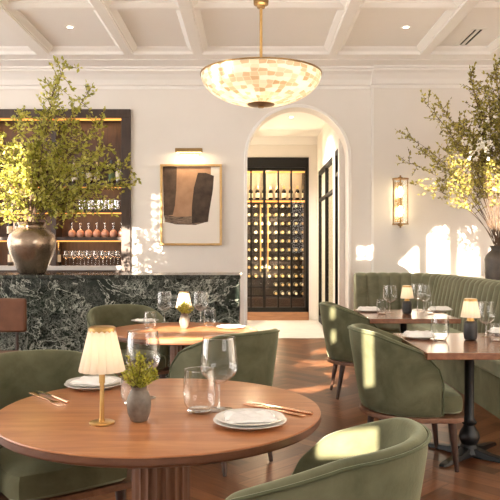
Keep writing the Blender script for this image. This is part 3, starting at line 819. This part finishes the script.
# ------------------------------------------------------------------ barrel chairs
def chair_proto():
    t = thing('barrel_chair', '', 'chair')
    a_, b_, yc, La, th = .30, .30, .0, .11, .058
    Nn = 44
    def plan(s):
        u = abs(s)
        if u > .66:
            k_ = (u-.66)/.34; sg = 1 if s > 0 else -1
            return sg*(a_-.012*k_), yc+La*k_, sg*1.0, 0.0, .12
        ph = s/.66*PI/2
        return a_*math.sin(ph), yc-b_*math.cos(ph), math.sin(ph), -math.cos(ph), .12+.88*math.cos(ph)**1.2
    def H(s):
        u = abs(s)
        h = .868-.012*(u/.3)**2 if u < .3 else .856-.215*((u-.3)/.7)**1.05
        if u > .94: h -= .03*((u-.94)/.06)**2
        return h
    bm = NB(); rings = []; rim = []
    for i in range(Nn+1):
        s = -1+2*i/Nn
        x, y, nx, ny, fl = plan(s); h = H(s); ring = []
        def P_(off, z):
            kz = (z-.34)/.53
            of = off + .085*kz*fl
            return (x+nx*of, y+ny*of, z)
        for kz in (0, .2, .45, .7, .9): ring.append(P_(th/2, .34+(h-.34)*kz))
        ring.append(P_(th*.42, h-.012)); ring.append(P_(th*.15, h)); ring.append(P_(-th*.2, h)); ring.append(P_(-th*.45, h-.014))
        for kz in (.88, .65, .4, .15): ring.append(P_(-th/2, .34+(h-.34)*kz))
        ring.append(P_(-th/2, .345))
        rings.append([bm.verts.new(p) for p in ring]); rim.append(P_(th*.47, h-.016))
    m_ = len(rings[0])
    for i in range(Nn):
        for k_ in range(m_):
            bm.faces.new((rings[i][k_], rings[i][(k_+1) % m_], rings[i+1][(k_+1) % m_], rings[i+1][k_]))
    # rounded arm fronts: a shrunken end ring pushed forward, then a cap
    for ring, sg in ((rings[0], -1), (rings[-1], 1)):
        cen = sum((v_.co for v_ in ring), Vector())/m_
        e = [bm.verts.new((cen.x+(v_.co.x-cen.x)*.72, v_.co.y+.016, cen.z+(v_.co.z-cen.z)*.96)) for v_ in ring]
        for k_ in range(m_): bm.faces.new((ring[k_], ring[(k_+1) % m_], e[(k_+1) % m_], e[k_]))
        bm.faces.new(e)
    obj('backrest', bm, M['velvet'], t, True, 0, 1)
    x0_ = rim[0]; x1_ = rim[-1]
    bm = NB(); tube(bm, [(x0_[0], x0_[1]+.012, .36), (x0_[0], x0_[1]+.014, x0_[2]-.05)] + rim + [(x1_[0], x1_[1]+.014, x1_[2]-.05), (x1_[0], x1_[1]+.012, .36)], .0055, 6); obj('piping', bm, M['velvet_pipe'], t)
    # seat cushion
    out = []
    for i in range(25):
        ph = -PI/2+PI*i/24; out.append((.262*math.sin(ph), -.0-.262*math.cos(ph)))
    out += [(.262, .12), (.262, .21), (.235, .262), (.12, .272), (0, .275), (-.12, .272), (-.235, .262), (-.262, .21), (-.262, .12)]
    bm = NB(); rings = []
    for sc_, z in ((.93, .355), (.99, .37), (1, .40), (1, .435), (.97, .462), (.88, .474), (.6, .484), (.25, .487)):
        rings.append([bm.verts.new((x*sc_, .02+(y-.02)*sc_, z)) for x, y in out])
    n_ = len(out)
    for i in range(len(rings)-1):
        for k_ in range(n_): bm.faces.new((rings[i][k_], rings[i][(k_+1) % n_], rings[i+1][(k_+1) % n_], rings[i+1][k_]))
    bm.faces.new(rings[0][::-1]); bm.faces.new(rings[-1])
    obj('seat', bm, M['velvet'], t)
    # seat rail
    out = [( .335*math.sin(-PI/2+PI*i/24), -.335*math.cos(-PI/2+PI*i/24)) for i in range(25)] + [(.33, .20), (.29, .255), (-.29, .255), (-.33, .20)]
    bm = NB(); prism(bm, out, .315, .345); obj('seat_rail', bm, M['railwood'], t, True, .006)
    for sx in (-1, 1):
        bm = NB(); tube(bm, [(sx*.235, .195, .32), (sx*.238, .205, .2), (sx*.245, .225, 0)], [.026, .022, .014], 10); obj('leg', bm, M['legwood'], t)
        bm = NB(); tube(bm, [(sx*.19, -.215, .32), (sx*.195, -.235, .2), (sx*.205, -.27, 0)], [.026, .021, .013], 10); obj('leg', bm, M['legwood'], t)
    return t
M['railwood'] = wood('seat_rail_wood', (.12, .05, .025), (.18, .08, .04), (.24, .11, .06), 4, (6, 6, 6), .4, .2)
chair = Maker(chair_proto())
def facing(dx, dy): return math.atan2(dy, dx)-PI/2
GC = 'green velvet barrel chairs'
chair((-.88, 3.03, 0), facing(.6, -.8), 'green velvet barrel chair drawn under the front round table, cut by the left edge', GC)
chair((.105, 1.985, 0), facing(-.875, .485), 'green velvet barrel chair with its back turned, cut by the bottom edge', GC)
chair((-.2, 4.42, 0), facing(-.72, .7), 'green velvet barrel chair seen from behind between the two round tables', GC)
chair((-1.04, 5.84, 0), facing(.45, -.9), 'green velvet barrel chair facing forward between back round table and marble bar', GC)
chair((1.05, 4.42, 0), facing(1, -.02), 'sunlit green barrel chair pulled up to the nearer rectangular table', GC)
chair((1.06, 6.4, 0), facing(1, .02), 'green barrel chair with slim dark legs at the farther rectangular table', GC)

# ------------------------------------------------------------------ round tables
def round_table(loc, Rr, label, rped):
    t = thing('round_table', label, 'table', loc, 0, 'round wooden pedestal tables')
    bm = NB(); lathe(bm, [(Rr-.012, .742), (Rr-.004, .742), (Rr-.002, .746), (Rr-.004, .7495), (Rr-.006, .75)], 96); obj('tabletop', bm, M['tablewood'], t)
    bm = NB(); lathe(bm, [(Rr-.05, .705), (Rr-.03, .706), (Rr-.008, .715), (Rr-.006, .722), (Rr, .724), (Rr, .7435), (Rr-.01, .7437)], 96); o = obj('shaded_edge', bm, M['edgewood_shaded'], t); o['label'] = 'moulded table edge, shade painted into its wood colour'
    bm = NB(); lathe(bm, [(rped, .05), (rped, .705)], 144, mod=lambda a, z: 1-.09*abs(math.sin(a*10))**.7); obj('pedestal', bm, M['pedwood'], t)
    bm = NB(); lathe(bm, [(.27, 0), (.27, .02), (.255, .035), (rped*1.15, .05), (rped*1.1, .07)], 64); obj('base', bm, M['pedwood'], t)
    bm = NB(); lathe(bm, [(rped*1.0, .685), (rped*1.25, .69), (rped*1.25, .706)], 64); obj('collar', bm, M['pedwood'], t)
    return t
T1 = (-.343, 2.62, 0); T2 = (-.512, 5.2, 0)
round_table(T1, .615, 'large round wooden pedestal table in front, lit by a pleated lamp', .113)
round_table(T2, .572, 'round wooden table standing farther back before the marble bar', .10)

# ------------------------------------------------------------------ rectangular tables
def rect_table(x0, x1, y0, y1, label):
    cx_, cy_ = (x0+x1)/2, (y0+y1)/2
    t = thing('rectangular_table', label, 'table', (cx_, cy_, 0), 0, 'rectangular tables along the banquette')
    bm = NB(); bx(bm, x0-cx_, x1-cx_, y0-cy_, y1-cy_, .708, .75); part('tabletop', bm, M['rtable'], t, True, .005)
    bm = NB(); lathe(bm, [(.075, .02), (.062, .05), (.05, .075), (.062, .10), (.068, .125), (.06, .155), (.042, .185), (.036, .20), (.048, .212), (.05, .222), (.04, .232), (.032, .25), (.031, .66), (.04, .68), (.06, .69)], 32); part('pedestal', bm, M['iron'], t, True)
    for a in range(4):
        an = PI/4+a*PI/2; d = Vector((math.cos(an), math.sin(an), 0)); s = Vector((-d.y, d.x, 0))
        bm = NB(); A = []
        for q, w, h in ((.03, .045, .06), (.15, .035, .035), (.34, .028, .018), (.36, .02, .014)):
            A.append([bm.verts.new(d*q+s*w), bm.verts.new(d*q-s*w), bm.verts.new(d*q-s*w*.8+Vector((0, 0, h))), bm.verts.new(d*q+s*w*.8+Vector((0, 0, h)))])
        for i in range(3):
            for k_ in range(4): bm.faces.new((A[i][k_], A[i][(k_+1) % 4], A[i+1][(k_+1) % 4], A[i+1][k_]))
        bm.faces.new(A[0][::-1]); bm.faces.new(A[-1]); part('foot', bm, M['iron'], t, True, .004)
    bm = NB(); bx(bm, -.2, .2, -.2, .2, .69, .708); part('mounting_plate', bm, M['iron'], t)
    return t
rect_table(1.05, 1.86, 4.03, 5.0, 'nearer rectangular brown wooden table on a black iron pedestal')
rect_table(1.06, 1.87, 6.02, 6.96, 'farther rectangular brown wooden table near the banquette corner')

# ------------------------------------------------------------------ banquette
bq = thing('banquette', 'olive green channel-tufted velvet banquette curving round the corner', 'banquette', (0, 0, 0))
path = [(1.43+.52*i/24, 9.22, 0, -1) for i in range(24)]
for i in range(49):
    a = PI/2-PI/2*i/48; path.append((1.95+.5*math.cos(a), 8.72+.5*math.sin(a), -math.cos(a), -math.sin(a)))
path += [(2.45, 8.72-4.2*i/190, -1, 0) for i in range(1, 191)]
# resample evenly
dense = []; L_ = 0; acc = [0]
for i in range(1, len(path)): acc.append(acc[-1]+math.hypot(path[i][0]-path[i-1][0], path[i][1]-path[i-1][1]))
tot = acc[-1]; st = .0115; j = 0; s = 0
while s < tot:
    while acc[j+1] < s: j += 1
    f_ = (s-acc[j])/(acc[j+1]-acc[j]); p, q = path[j], path[j+1]
    dense.append([p[k_]+(q[k_]-p[k_])*f_ for k_ in range(4)]+[s]); s += st
bm = NB(); rings = []
CH = .152
for x, y, nx, ny, s in dense:
    bl = abs(math.sin(PI*s/CH))**.55*.034
    ring = []
    for off, z, kb in ((.13, .40, .8), (.115, .55, 1), (.085, .75, 1), (.05, .92, 1), (.03, 1.0, 1), (.0, 1.04, .8), (-.05, 1.055, .55), (-.11, 1.05, .3), (-.15, 1.03, .0), (-.16, .9, 0), (-.16, .40, 0)):
        o_ = off+bl*kb; ring.append(bm.verts.new((x+nx*o_, y+ny*o_, z+(bl-.034)*.35*(1 if z > 1 else 0))))
    rings.append(ring)
m_ = len(rings[0])
for i in range(len(rings)-1):
    for k_ in range(m_): bm.faces.new((rings[i][k_], rings[i][(k_+1) % m_], rings[i+1][(k_+1) % m_], rings[i+1][k_]))
bm.faces.new(rings[0]); bm.faces.new(rings[-1][::-1])
obj('backrest', bm, M['banq'], bq)
def arc(cx_, cy_, r, a0, a1, n): return [(cx_+r*math.cos(math.radians(a0+(a1-a0)*i/n)), cy_+r*math.sin(math.radians(a0+(a1-a0)*i/n))) for i in range(n+1)]
out = [(1.43, 9.2), (1.43, 8.68)] + arc(1.72, 8.43, .25, 90, 0, 10) + [(1.97, 4.55), (2.42, 4.55), (2.42, 8.72)] + arc(1.95, 8.72, .47, 0, 90, 10)
bm = NB(); prism(bm, out, .34, .47); obj('seat', bm, M['banq'], bq, True, .03, 0, 3)
out = [(1.45, 9.3), (1.45, 8.72)] + arc(1.74, 8.45, .27, 90, 0, 10) + [(2.01, 4.6), (2.5, 4.6), (2.5, 8.72)] + arc(1.95, 8.72, .55, 0, 90, 10)
bm = NB(); prism(bm, out, .0, .34); obj('base', bm, M['velvet'], bq, True)
# ledge wall behind the banquette wing
bm = NB(); bx(bm, 2.63, 3.15, 4.4, 9.54, 0, 1.0); struct('wall_ledge', bm, M['wall'])

# ------------------------------------------------------------------ table lamps
def shade_mat():
    m, nt, b, t = translucent('pleated_shade', (.92, .83, .70), .38)
    return m
M['shade'] = shade_mat()
def lamp_common(t, z0, z1, r0, r1):
    bm = NB(); n_ = 16
    lathe(bm, [(r0, z0), (r0*.985+r1*.015, z0+.004), ((r0+r1)/2, (z0+z1)/2), (r1, z1)], n_*6, cap0=False, cap1=False, mod=lambda a, z: 1+.06*(abs(math.sin(a*n_/2))**.5-.6))
    s_ = obj('shade', bm, M['shade'], t)
    bm = NB(); lathe(bm, [(0, z1+.006), (r1*.95, z1+.006), (r1*1.06, z1+.002), (r1*1.06, z1-.012), (r1*1.02, z1-.012)], 48, cap0=False, cap1=False); obj('cap', bm, M['brass'], t)
    zm = z0+(z1-z0)*.55
    bm = NB(); lathe(bm, [(.008, zm-.035), (.013, zm-.02), (.017, zm), (.012, zm+.02), (0, zm+.03)], 16); obj('bulb', bm, M['bulb'], t)
def brass_lamp():
    t = thing('table_lamp', '', 'table lamp')
    bm = NB(); lathe(bm, [(.042, 0), (.0445, .002), (.0445, .006), (.042, .008), (.0105, .0085), (.0105, .016), (.008, .016)], 40); obj('base', bm, M['brass'], t)
    bm = NB(); lathe(bm, [(.008, .012), (.008, .142), (.008, .1425), (.0105, .143), (.0105, .185), (.006, .186), (.006, .24)], 20); obj('stem', bm, M['brass'], t)
    lamp_common(t, .186, .335, .079, .045)
    return t
blamp = Maker(brass_lamp())
def slate_lamp():
    t = thing('table_lamp', '', 'table lamp')
    bm = NB(); lathe(bm, [(.030, 0), (.042, .008), (.046, .03), (.045, .10), (.040, .122), (.03, .13)], 32); obj('base', bm, M['slate'], t)
    bm = NB(); lathe(bm, [(.028, .128), (.024, .135), (.022, .15), (.012, .155), (.009, .19)], 24); obj('neck', bm, M['brass'], t)
    lamp_common(t, .155, .275, .064, .042)
    return t
slamp = Maker(slate_lamp())
def lampl(loc, z, p):
    plight('lamp_light', (loc[0], loc[1], loc[2]+z), p, (1, .70, .38), .015)
q = onz(102, 423.5, .75); blamp(q, 0, 'brass table lamp with pleated cream shade on the front round table'); lampl(q, .265, .4)
q = onz(184, 326.5, .75); blamp(q, 0, 'brass pleated lamp on the back round table, behind a little vase', None, .82); lampl(q, .22, .35)
q = onz(470.5, 340, .75); slamp(q, 0, 'dark based lamp with white shade on the nearer rectangular table'); lampl(q, .215, .4)
q = onz(407, 314, .75); slamp(q, 0, 'dark based lamp with white shade on the farther rectangular table', None, .97); lampl(q, .21, .4)

# ------------------------------------------------------------------ glasses on tables
def wg_proto():
    t = thing('wine_glass', '', 'wine glass')
    wineglass_parts(t, .275, .072, .0615, .053, .098, 40, M['glass'])
    return t
wg = Maker(wg_proto())
def tm_proto():
    t = thing('water_tumbler', '', 'tumbler')
    bm = NB(); lathe(bm, [(.030, .012), (.046, .018), (.057, .036), (.061, .07), (.0595, .12), (.056, .163)], 40, cap0=False, cap1=False); obj('body', bm, M['glass'], t)
    bm = NB(); lathe(bm, [(.0552, .163), (.0568, .164), (.0568, .161)], 40, cap0=False, cap1=False); obj('rim', bm, M['glassrim'], t)
    bm = NB(); lathe(bm, [(.030, 0), (.040, .003), (.046, .012), (.042, .018), (.02, .016)], 40, cap1=True); obj('base', bm, M['glassrim'], t)
    return t
tm = Maker(tm_proto())
wg(onz(219, 409.5, .75), 0, 'large clear wine glass beside the white plate on the front table')
wg(onz(143, 398, .75), 0, 'large clear wine glass behind the little sprig vase on the front table')
tm(onz(199.5, 413, .75), 0, 'clear water tumbler left of the wine glass near the front table centre')
tm(onz(135, 405, .75), 0, 'clear water tumbler half hidden by the sprig vase on the front table', None, .92)
# back table
wg(onz(164.5, 322.5, .75), 0, 'wine glass left of the lamp on the back round table', None, .93)
wg(onz(200.5, 322.5, .75), 0, 'wine glass right of the lamp on the back round table', None, .93)
tm(onz(209.5, 327, .75), 0, 'water tumbler right of the sprig vase on the back round table', None, .85)
tm(onz(150, 329, .75), 0, 'water tumbler beside the folded napkin on the back round table', None, .8)
# right tables
tm(onz(440, 340.5, .75), 0, 'tall clear tumbler beside the folded napkin on the nearer rectangular table', None, 1.0)
wg(onz(486, 336.5, .75), 0, 'wine glass right of the dark lamp on the nearer rectangular table', None, .88)
tm(onz(496, 341, .75), 0, 'clear tumbler at the right picture edge on the nearer rectangular table', None, .7)
wg(onz(390, 312.5, .75), 0, 'wine glass left of the lamp on the farther rectangular table', None, .95)
tm(onz(382, 314, .75), 0, 'tumbler left of the wine glass on the farther rectangular table', None, .85)
wg(onz(424, 311.5, .75), 0, 'wine glass farthest right on the farther rectangular table', None, .95)
wg(onz(417.5, 309.5, .75), 0, 'wine glass just behind the lamp on the farther rectangular table', None, .95)
tm(onz(430.5, 314, .75), 0, 'tumbler at the right end of the farther rectangular table', None, .75)

# ------------------------------------------------------------------ plates, napkins, cutlery
bm = NB(); lathe(bm, [(.070, 0), (.074, .004), (.095, .008), (.122, .016), (.124, .018), (.120, .019), (.094, .011), (.07, .008), (0, .008)], 56, cap0=True, cap1=False)
plate = Maker(tag(obj('plate', bm, M['china']), '', 'plate'))
def napkin_mesh(w, d, h):
    bm = NB(); nx, ny = 16, 10; top = []; botm = []
    for i in range(nx+1):
        rt = []; rb = []
        for j_ in range(ny+1):
            x = (i/nx-.5)*w; y = (j_/ny-.5)*d
            e = min(1, min(i, nx-i)/2.0, min(j_, ny-j_)/2.0)
            z = h*(.45+.55*math.sqrt(e))+.0025*math.sin(i*1.1+j_*.7)+.002*math.sin(j_*1.7)
            sx = .004*math.sin(j_*1.3); 
            rt.append(bm.verts.new((x+sx, y, z))); rb.append(bm.verts.new((x+sx, y, 0)))
        top.append(rt); botm.append(rb)
    for i in range(nx):
        for j_ in range(ny):
            bm.faces.new((top[i][j_], top[i+1][j_], top[i+1][j_+1], top[i][j_+1])); bm.faces.new((botm[i][j_], botm[i][j_+1], botm[i+1][j_+1], botm[i+1][j_]))
    for i in range(nx):
        bm.faces.new((top[i][0], botm[i][0], botm[i+1][0], top[i+1][0])); bm.faces.new((top[i][ny], top[i+1][ny], botm[i+1][ny], botm[i][ny]))
    for j_ in range(ny):
        bm.faces.new((top[0][j_], top[0][j_+1], botm[0][j_+1], botm[0][j_])); bm.faces.new((top[nx][j_], botm[nx][j_], botm[nx][j_+1], top[nx][j_+1]))
    return bm
napkin = Maker(tag(obj('napkin', napkin_mesh(.17, .12, .014), M['linen']), '', 'napkin'))
roll = Maker(tag(obj('napkin', napkin_mesh(.20, .085, .035), M['linen']), '', 'napkin'))
up = Vector((0, 0, 1))
def setplates(p, where, n=2, rz=.3, nap=None, sc_=1):
    plate(p, 0, 'white side plate under another %s' % where if n == 2 else 'white plate %s' % where, None, 1.04*sc_ if n == 2 else sc_)
    if n == 2: plate(p+up*.0115*sc_, 0, 'upper white plate holding a napkin %s' % where, None, .98*sc_)
    zz = .75+(.0115 if n == 2 else 0)*sc_+.0105*sc_
    (nap or napkin)(Vector((p.x, p.y, zz)), rz, 'folded white linen napkin %s' % where, None, sc_)
setplates(onz(250, 424.5, .75), 'beside the fork and knife on the front table', 2, .12)
setplates(onz(94, 387, .75), 'behind the brass lamp on the front table', 2, -.25)
setplates(onz(145, 322, .75), 'at the left of the back round table', 1, .2, None, .95)
setplates(onz(231, 328.3, .75), 'at the right of the back round table', 1, .3, None, .95)
setplates(onz(419, 338, .75), 'at the left corner of the nearer rectangular table', 1, .05, roll, 1)
setplates(onz(505, 334, .75), 'cut by the right edge on the nearer rectangular table', 1, .05, roll, 1)
setplates(onz(368.5, 311.5, .75), 'at the left of the farther rectangular table', 1, .05, roll, 1)
setplates(onz(440, 311.2, .75), 'at the right of the farther rectangular table', 1, .05, roll, 1)

def fork_mesh():
    bm = NB()
    prof = [(-.10, .0065), (-.095, .008), (-.05, .0055), (.0, .004), (.03, .004), (.05, .010), (.065, .0115)]
    for z0, z1 in ((.002, .0055),):
        A = [bm.verts.new((x, w, z0)) for x, w in prof]+[bm.verts.new((x, -w, z0)) for x, w in prof[::-1]]
        B = [bm.verts.new((v_.co.x, v_.co.y, z1)) for v_ in A]; n_ = len(A)
        for i in range(n_): bm.faces.new((A[i], A[(i+1) % n_], B[(i+1) % n_], B[i]))
        bm.faces.new(A[::-1]); bm.faces.new(B)
    for k_ in range(4):
        y = -.0092+k_*.0061; bx(bm, .064, .105, y-.0012, y+.0012, .0025, .0050)
    return bm
def fork_proto():
    t = thing('fork', '', 'fork')
    obj('body', fork_mesh(), M['copper'], t, True, .0008); return t
def knife_proto():
    t = thing('knife', '', 'knife')
    bm = NB(); tube(bm, [(-.115, 0, .005), (-.11, 0, .005), (-.04, 0, .005), (-.005, 0, .005)], [.004, .0055, .0048, .004], 10); obj('handle', bm, M['copper'], t)
    bm = NB(); out = [(-.006, -.003), (.01, -.008), (.07, -.0095), (.1, -.006), (.112, .004), (.105, .006), (-.006, .004)]; prism(bm, out, .0035, .0055); obj('blade', bm, M['steel'], t, False); return t
fork = Maker(fork_proto()); knife = Maker(knife_proto())
def lay(mk, p0, p1, label, lift=0):
    a = onz(*p0, .75); b = onz(*p1, .75); c = (a+b)/2; c.z = .7485+lift
    d = b-a; mk(c, math.atan2(d.y, d.x), label, None, d.length/.212)
lay(fork, (306, 417.5), (245, 404.5), 'copper fork beyond the plate on the right of the front table')
lay(knife, (310, 414.5), (254, 404), 'copper handled knife next to the fork on the right of the front table')
lay(fork, (30, 393.5), (63, 407), 'silvery fork lying at the left rim of the front table')
lay(knife, (67, 403), (38, 392), 'table knife beside the fork at the left rim of the front table', 0)

# ------------------------------------------------------------------ vases and plants
def curve_pts(p0, p1, bow, n=10, up_=.5):
    p0, p1 = Vector(p0), Vector(p1); c = p0+(p1-p0)*.45+Vector((0, 0, (p1-p0).length*up_*.35))+Vector(bow)
    c.x = p0.x+(c.x-p0.x)*.75; c.y = p0.y+(c.y-p0.y)*.75
    return [p0*(1-t)**2+c*2*t*(1-t)+p1*t*t for t in [i/n for i in range(n+1)]]
def leaf(bm, p, d, size, tones, nrm=None, wid=.58):
    d = d.normalized(); s = d.cross(nrm or Vector((R.uniform(-1,1), R.uniform(-1,1), R.uniform(-1,1)))).normalized()
    if s.length < .1: s = Vector((1,0,0))
    n_ = s.cross(d)*size*.12
    a = bm.verts.new(p); b = bm.verts.new(p+d*size*.45+s*size*wid*.5+n_); c = bm.verts.new(p+d*size); e = bm.verts.new(p+d*size*.45-s*size*wid*.5+n_)
    f1 = bm.faces.new((a, b, c)); f2 = bm.faces.new((a, c, e)); t = min(1, max(0, R.gauss(.5, .28))); tones += [t, t]
def rdir(upb=.3):
    v_ = Vector((R.gauss(0,1), R.gauss(0,1), R.gauss(upb,1))); return v_.normalized()
def arrangement(parent, mouth, targets, leafmat_, nt_, lt, ls, start, nleaf, rad=.011, blossom=0, stemmat=None):
    """targets: (point, density) ; builds stems, twigs and leaves in parent's space"""
    bs = NB(); bl = NB(); bf = NB(); tones = []; nb = 0
    base = Vector(parent.location)
    for (tp, dens) in targets:
        m0 = Vector(mouth)+Vector((R.uniform(-.03,.03), R.uniform(-.03,.03), 0))
        pts = curve_pts(m0, Vector(tp)-base, (R.uniform(-.08,.08), R.uniform(-.08,.08), 0), 14)
        tube(bs, pts, [rad*(1-.8*i/14) for i in range(15)], 6)
        L = sum((pts[i+1]-pts[i]).length for i in range(14))
        k_ = max(3, int(L*nt_*dens))
        for q in range(k_):
            t = start+(1-start)*(q+R.random())/k_; i = min(13, int(t*14)); f_ = t*14-i
            p = pts[i].lerp(pts[i+1], f_); tg = (pts[i+1]-pts[i]).normalized()
            d = (tg*.7+rdir(.1)*.9).normalized(); l_ = lt*R.uniform(.5, 1.15)*(1-.45*t)
            e = p+d*l_+Vector((0, 0, -.02*R.random())); mid = p.lerp(e, .5)+rdir()*l_*.08
            tube(bs, [p, mid, e], [.0035, .0025, .0012], 4, False)
            for w in range(nleaf):
                u = (w+.6)/nleaf; pp = p.lerp(mid, u*2) if u < .5 else mid.lerp(e, u*2-1)
                leaf(bl, pp, (d*.5+rdir(.15)), ls*R.uniform(.6, 1.2), tones)
            leaf(bl, e, d+rdir()*.3, ls*R.uniform(.7, 1.1), tones)
        for q in range(3): leaf(bl, pts[-1], tg+rdir()*.5, ls, tones)
    obj('stems', bs, stemmat or M['bark'], parent)
    o = obj('leaves', bl, leafmat_, parent, False); setface_attr(o, tones)
    return o
def vessel(name, label, loc, prof, m, seg=48):
    t = thing(name, label, 'vase', loc)
    bm = NB(); lathe(bm, prof, seg, cap1=False); obj('body', bm, m, t)
    return t
VY = 6.93; vl = at(32, 276, VY); vl.z = 1.118; s = VY/F
prof = [(11.5*s, 0), (13*s, .01), (16*s, 8*s), (20.5*s, 18*s), (23.3*s, 27*s), (23.7*s, 33*s), (22*s, 39*s), (17*s, 44*s), (13.5*s, 46*s), (13*s, 48*s), (14.6*s, 51*s), (14*s, 51.3*s), (12.2*s, 48*s), (12*s, 42*s), (18*s, 30*s), (10*s, 4*s), (0, 3*s)]
lv = vessel('branch_vase', 'big bronze glazed vase of leafy yellow-green branches on the marble bar', vl, prof, M['bronze'])
T = []
for px, py, dn in ((65, 64, .8), (56, 84, .8), (88, 92, .8), (18, 112, 1), (45, 112, 1), (100, 122, 1), (124, 166, 1.1), (127, 186, 1.0), (112, 206, 1), (75, 132, 1.1), (-10, 126, 1), (-18, 160, 1), (-22, 192, 1), (-4, 214, .9), (60, 160, 1.2), (35, 146, 1.2), (10, 150, 1.1), (92, 160, 1.2), (80, 200, 1), (4, 186, 1), (28, 178, 1.1), (108, 146, .9), (52, 190, 1), (-2, 140, 1), (96, 188, 1.1)):
    T.append((at(px, py, VY+R.uniform(-.4, .4)), dn))
arrangement(lv, (0, 0, 49*s), T, M['leaf'], 30, .30, .05, .2, 9, .0075)
RY2 = 7.9; vr = at(497.5, 280, RY2); vr.z = 1.001; s = RY2/F
hz = CAMZ-(246-250)*RY2/F-1.0
prof = [(.10, 0), (.135, .02), (.146, .10), (.146, hz*.62), (.13, hz*.74), (.09, hz*.84), (.075, hz*.88), (.075, hz*.95), (.09, hz), (.086, hz+.002), (.065, hz*.93), (.06, hz*.8), (.1, hz*.6), (0, hz*.55)]
rv = vessel('flower_vase', 'dark pottery vase of tall flowering branches on the ledge behind the banquette', vr, prof, M['darkvase'])
T = []
for px, py, dn in ((470, 76, .8), (496, 66, 1.1), (520, 80, 1.1), (440, 104, .7), (404, 134, .42), (402, 160, .36), (424, 102, .4), (414, 182, .42), (436, 184, .7), (445, 150, 1), (460, 120, 1.2), (480, 104, 1.3), (500, 110, 1.3), (530, 110, 1.1), (550, 140, 1), (456, 170, 1), (475, 150, 1.3), (500, 150, 1.3), (520, 150, 1.2), (424, 152, .7), (488, 176, .9), (450, 134, 1), (488, 88, 1.2), (470, 132, 1.1)):
    T.append((at(px, py, RY2+R.uniform(-.45, .45)), dn))
arrangement(rv, (0, 0, hz), T, M['leaf2'], 28, .28, .044, .42, 8, .005)
bm = NB()
for i in range(46):
    c = at(R.gauss(484, 13), R.gauss(140, 17), RY2-R.uniform(.05, .5))-vr
    if i < 22: c = at(R.gauss(484, 7), R.gauss(146, 5), RY2-R.uniform(.3, .5))-vr
    for k_ in range(5):
        d = rdir(.2); s_ = d.cross(rdir()).normalized(); z_ = R.uniform(.022, .036)
        a = bm.verts.new(c); b = bm.verts.new(c+d*z_*.6+s_*z_*.5); e = bm.verts.new(c+d*z_*1.1); g = bm.verts.new(c+d*z_*.6-s_*z_*.5); bm.faces.new((a, b, e, g))
obj('blossoms', bm, M['petal'], rv, False)

def minivase(loc, sc_, label):
    prof = [(.024, 0), (.03, .004), (.040, .03), (.0435, .06), (.041, .085), (.032, .105), (.026, .113), (.029, .124), (.026, .124), (.022, .11), (.03, .06), (0, .05)]
    t = thing('sprig_vase', label, 'vase', loc); t.scale = (sc_,)*3
    bm = NB(); lathe(bm, prof, 36, cap1=False); obj('body', bm, M['greyvase'], t)
    bs = NB(); bl = NB(); tones = []
    for i in range(42):
        a = R.uniform(0, 2*PI); r = .068*math.sqrt(R.random()); e = Vector((r*math.cos(a)*1.05, r*math.sin(a), .135+R.uniform(.03, .115)*(1-(r/.085)**2)))
        p0 = Vector((R.uniform(-.012,.012), R.uniform(-.012,.012), .115)); mid = p0.lerp(e, .5)+rdir()*.008
        tube(bs, [p0, mid, e], [.0016, .0013, .0009], 4, False)
        for w in range(30):
            u = .2+.8*(w/29); pp = p0.lerp(mid, u*2) if u < .5 else mid.lerp(e, u*2-1)
            leaf(bl, pp, (e-p0).normalized()*.5+rdir(.2), R.uniform(.009, .019), tones, None, .55)
    obj('stems', bs, M['bark'], t); o = obj('leaves', bl, M['sprig'], t, False); setface_attr(o, tones)
minivase(onz(139, 421, .75), 1.0, 'small grey ceramic vase of lime green sprigs on the front table')
minivase(onz(184.5, 328.5, .75), .95, 'small dark vase of green sprigs on the back round table')

# ------------------------------------------------------------------ lights, world, camera
w = bpy.data.worlds.new('World'); sc.world = w; w.use_nodes = True
bg = w.node_tree.nodes['Background']; bg.inputs[0].default_value = (1.0, .965, .925, 1); bg.inputs[1].default_value = 5.2
sl = bpy.data.lights.new('sun', 'SUN'); sl.energy = 30; sl.angle = .007; sl.color = (1, .86, .68)
so = bpy.data.objects.new('sun', sl); C.objects.link(so)
so.rotation_euler = Vector((SA, 1, -SE)).to_track_quat('-Z', 'Y').to_euler()
cam = bpy.data.cameras.new('camera'); cam.lens = F/500*36; cam.sensor_width = 36; cam.sensor_fit = 'HORIZONTAL'; cam.clip_start = .05
co = bpy.data.objects.new('camera', cam); C.objects.link(co); co.location = (0, 0, CAMZ); co.rotation_euler = (PI/2, 0, 0)
sc.camera = co
cy = sc.cycles
cy.use_denoising = True
cy.max_bounces = 10; cy.diffuse_bounces = 5; cy.glossy_bounces = 4; cy.transparent_max_bounces = 32; cy.transmission_bounces = 6
cy.sample_clamp_indirect = 6; cy.caustics_reflective = False; cy.caustics_refractive = False
vs = sc.view_settings; vs.view_transform = 'Standard'; vs.look = 'None'; vs.gamma = 1; vs.use_curve_mapping = False; vs.exposure = .5
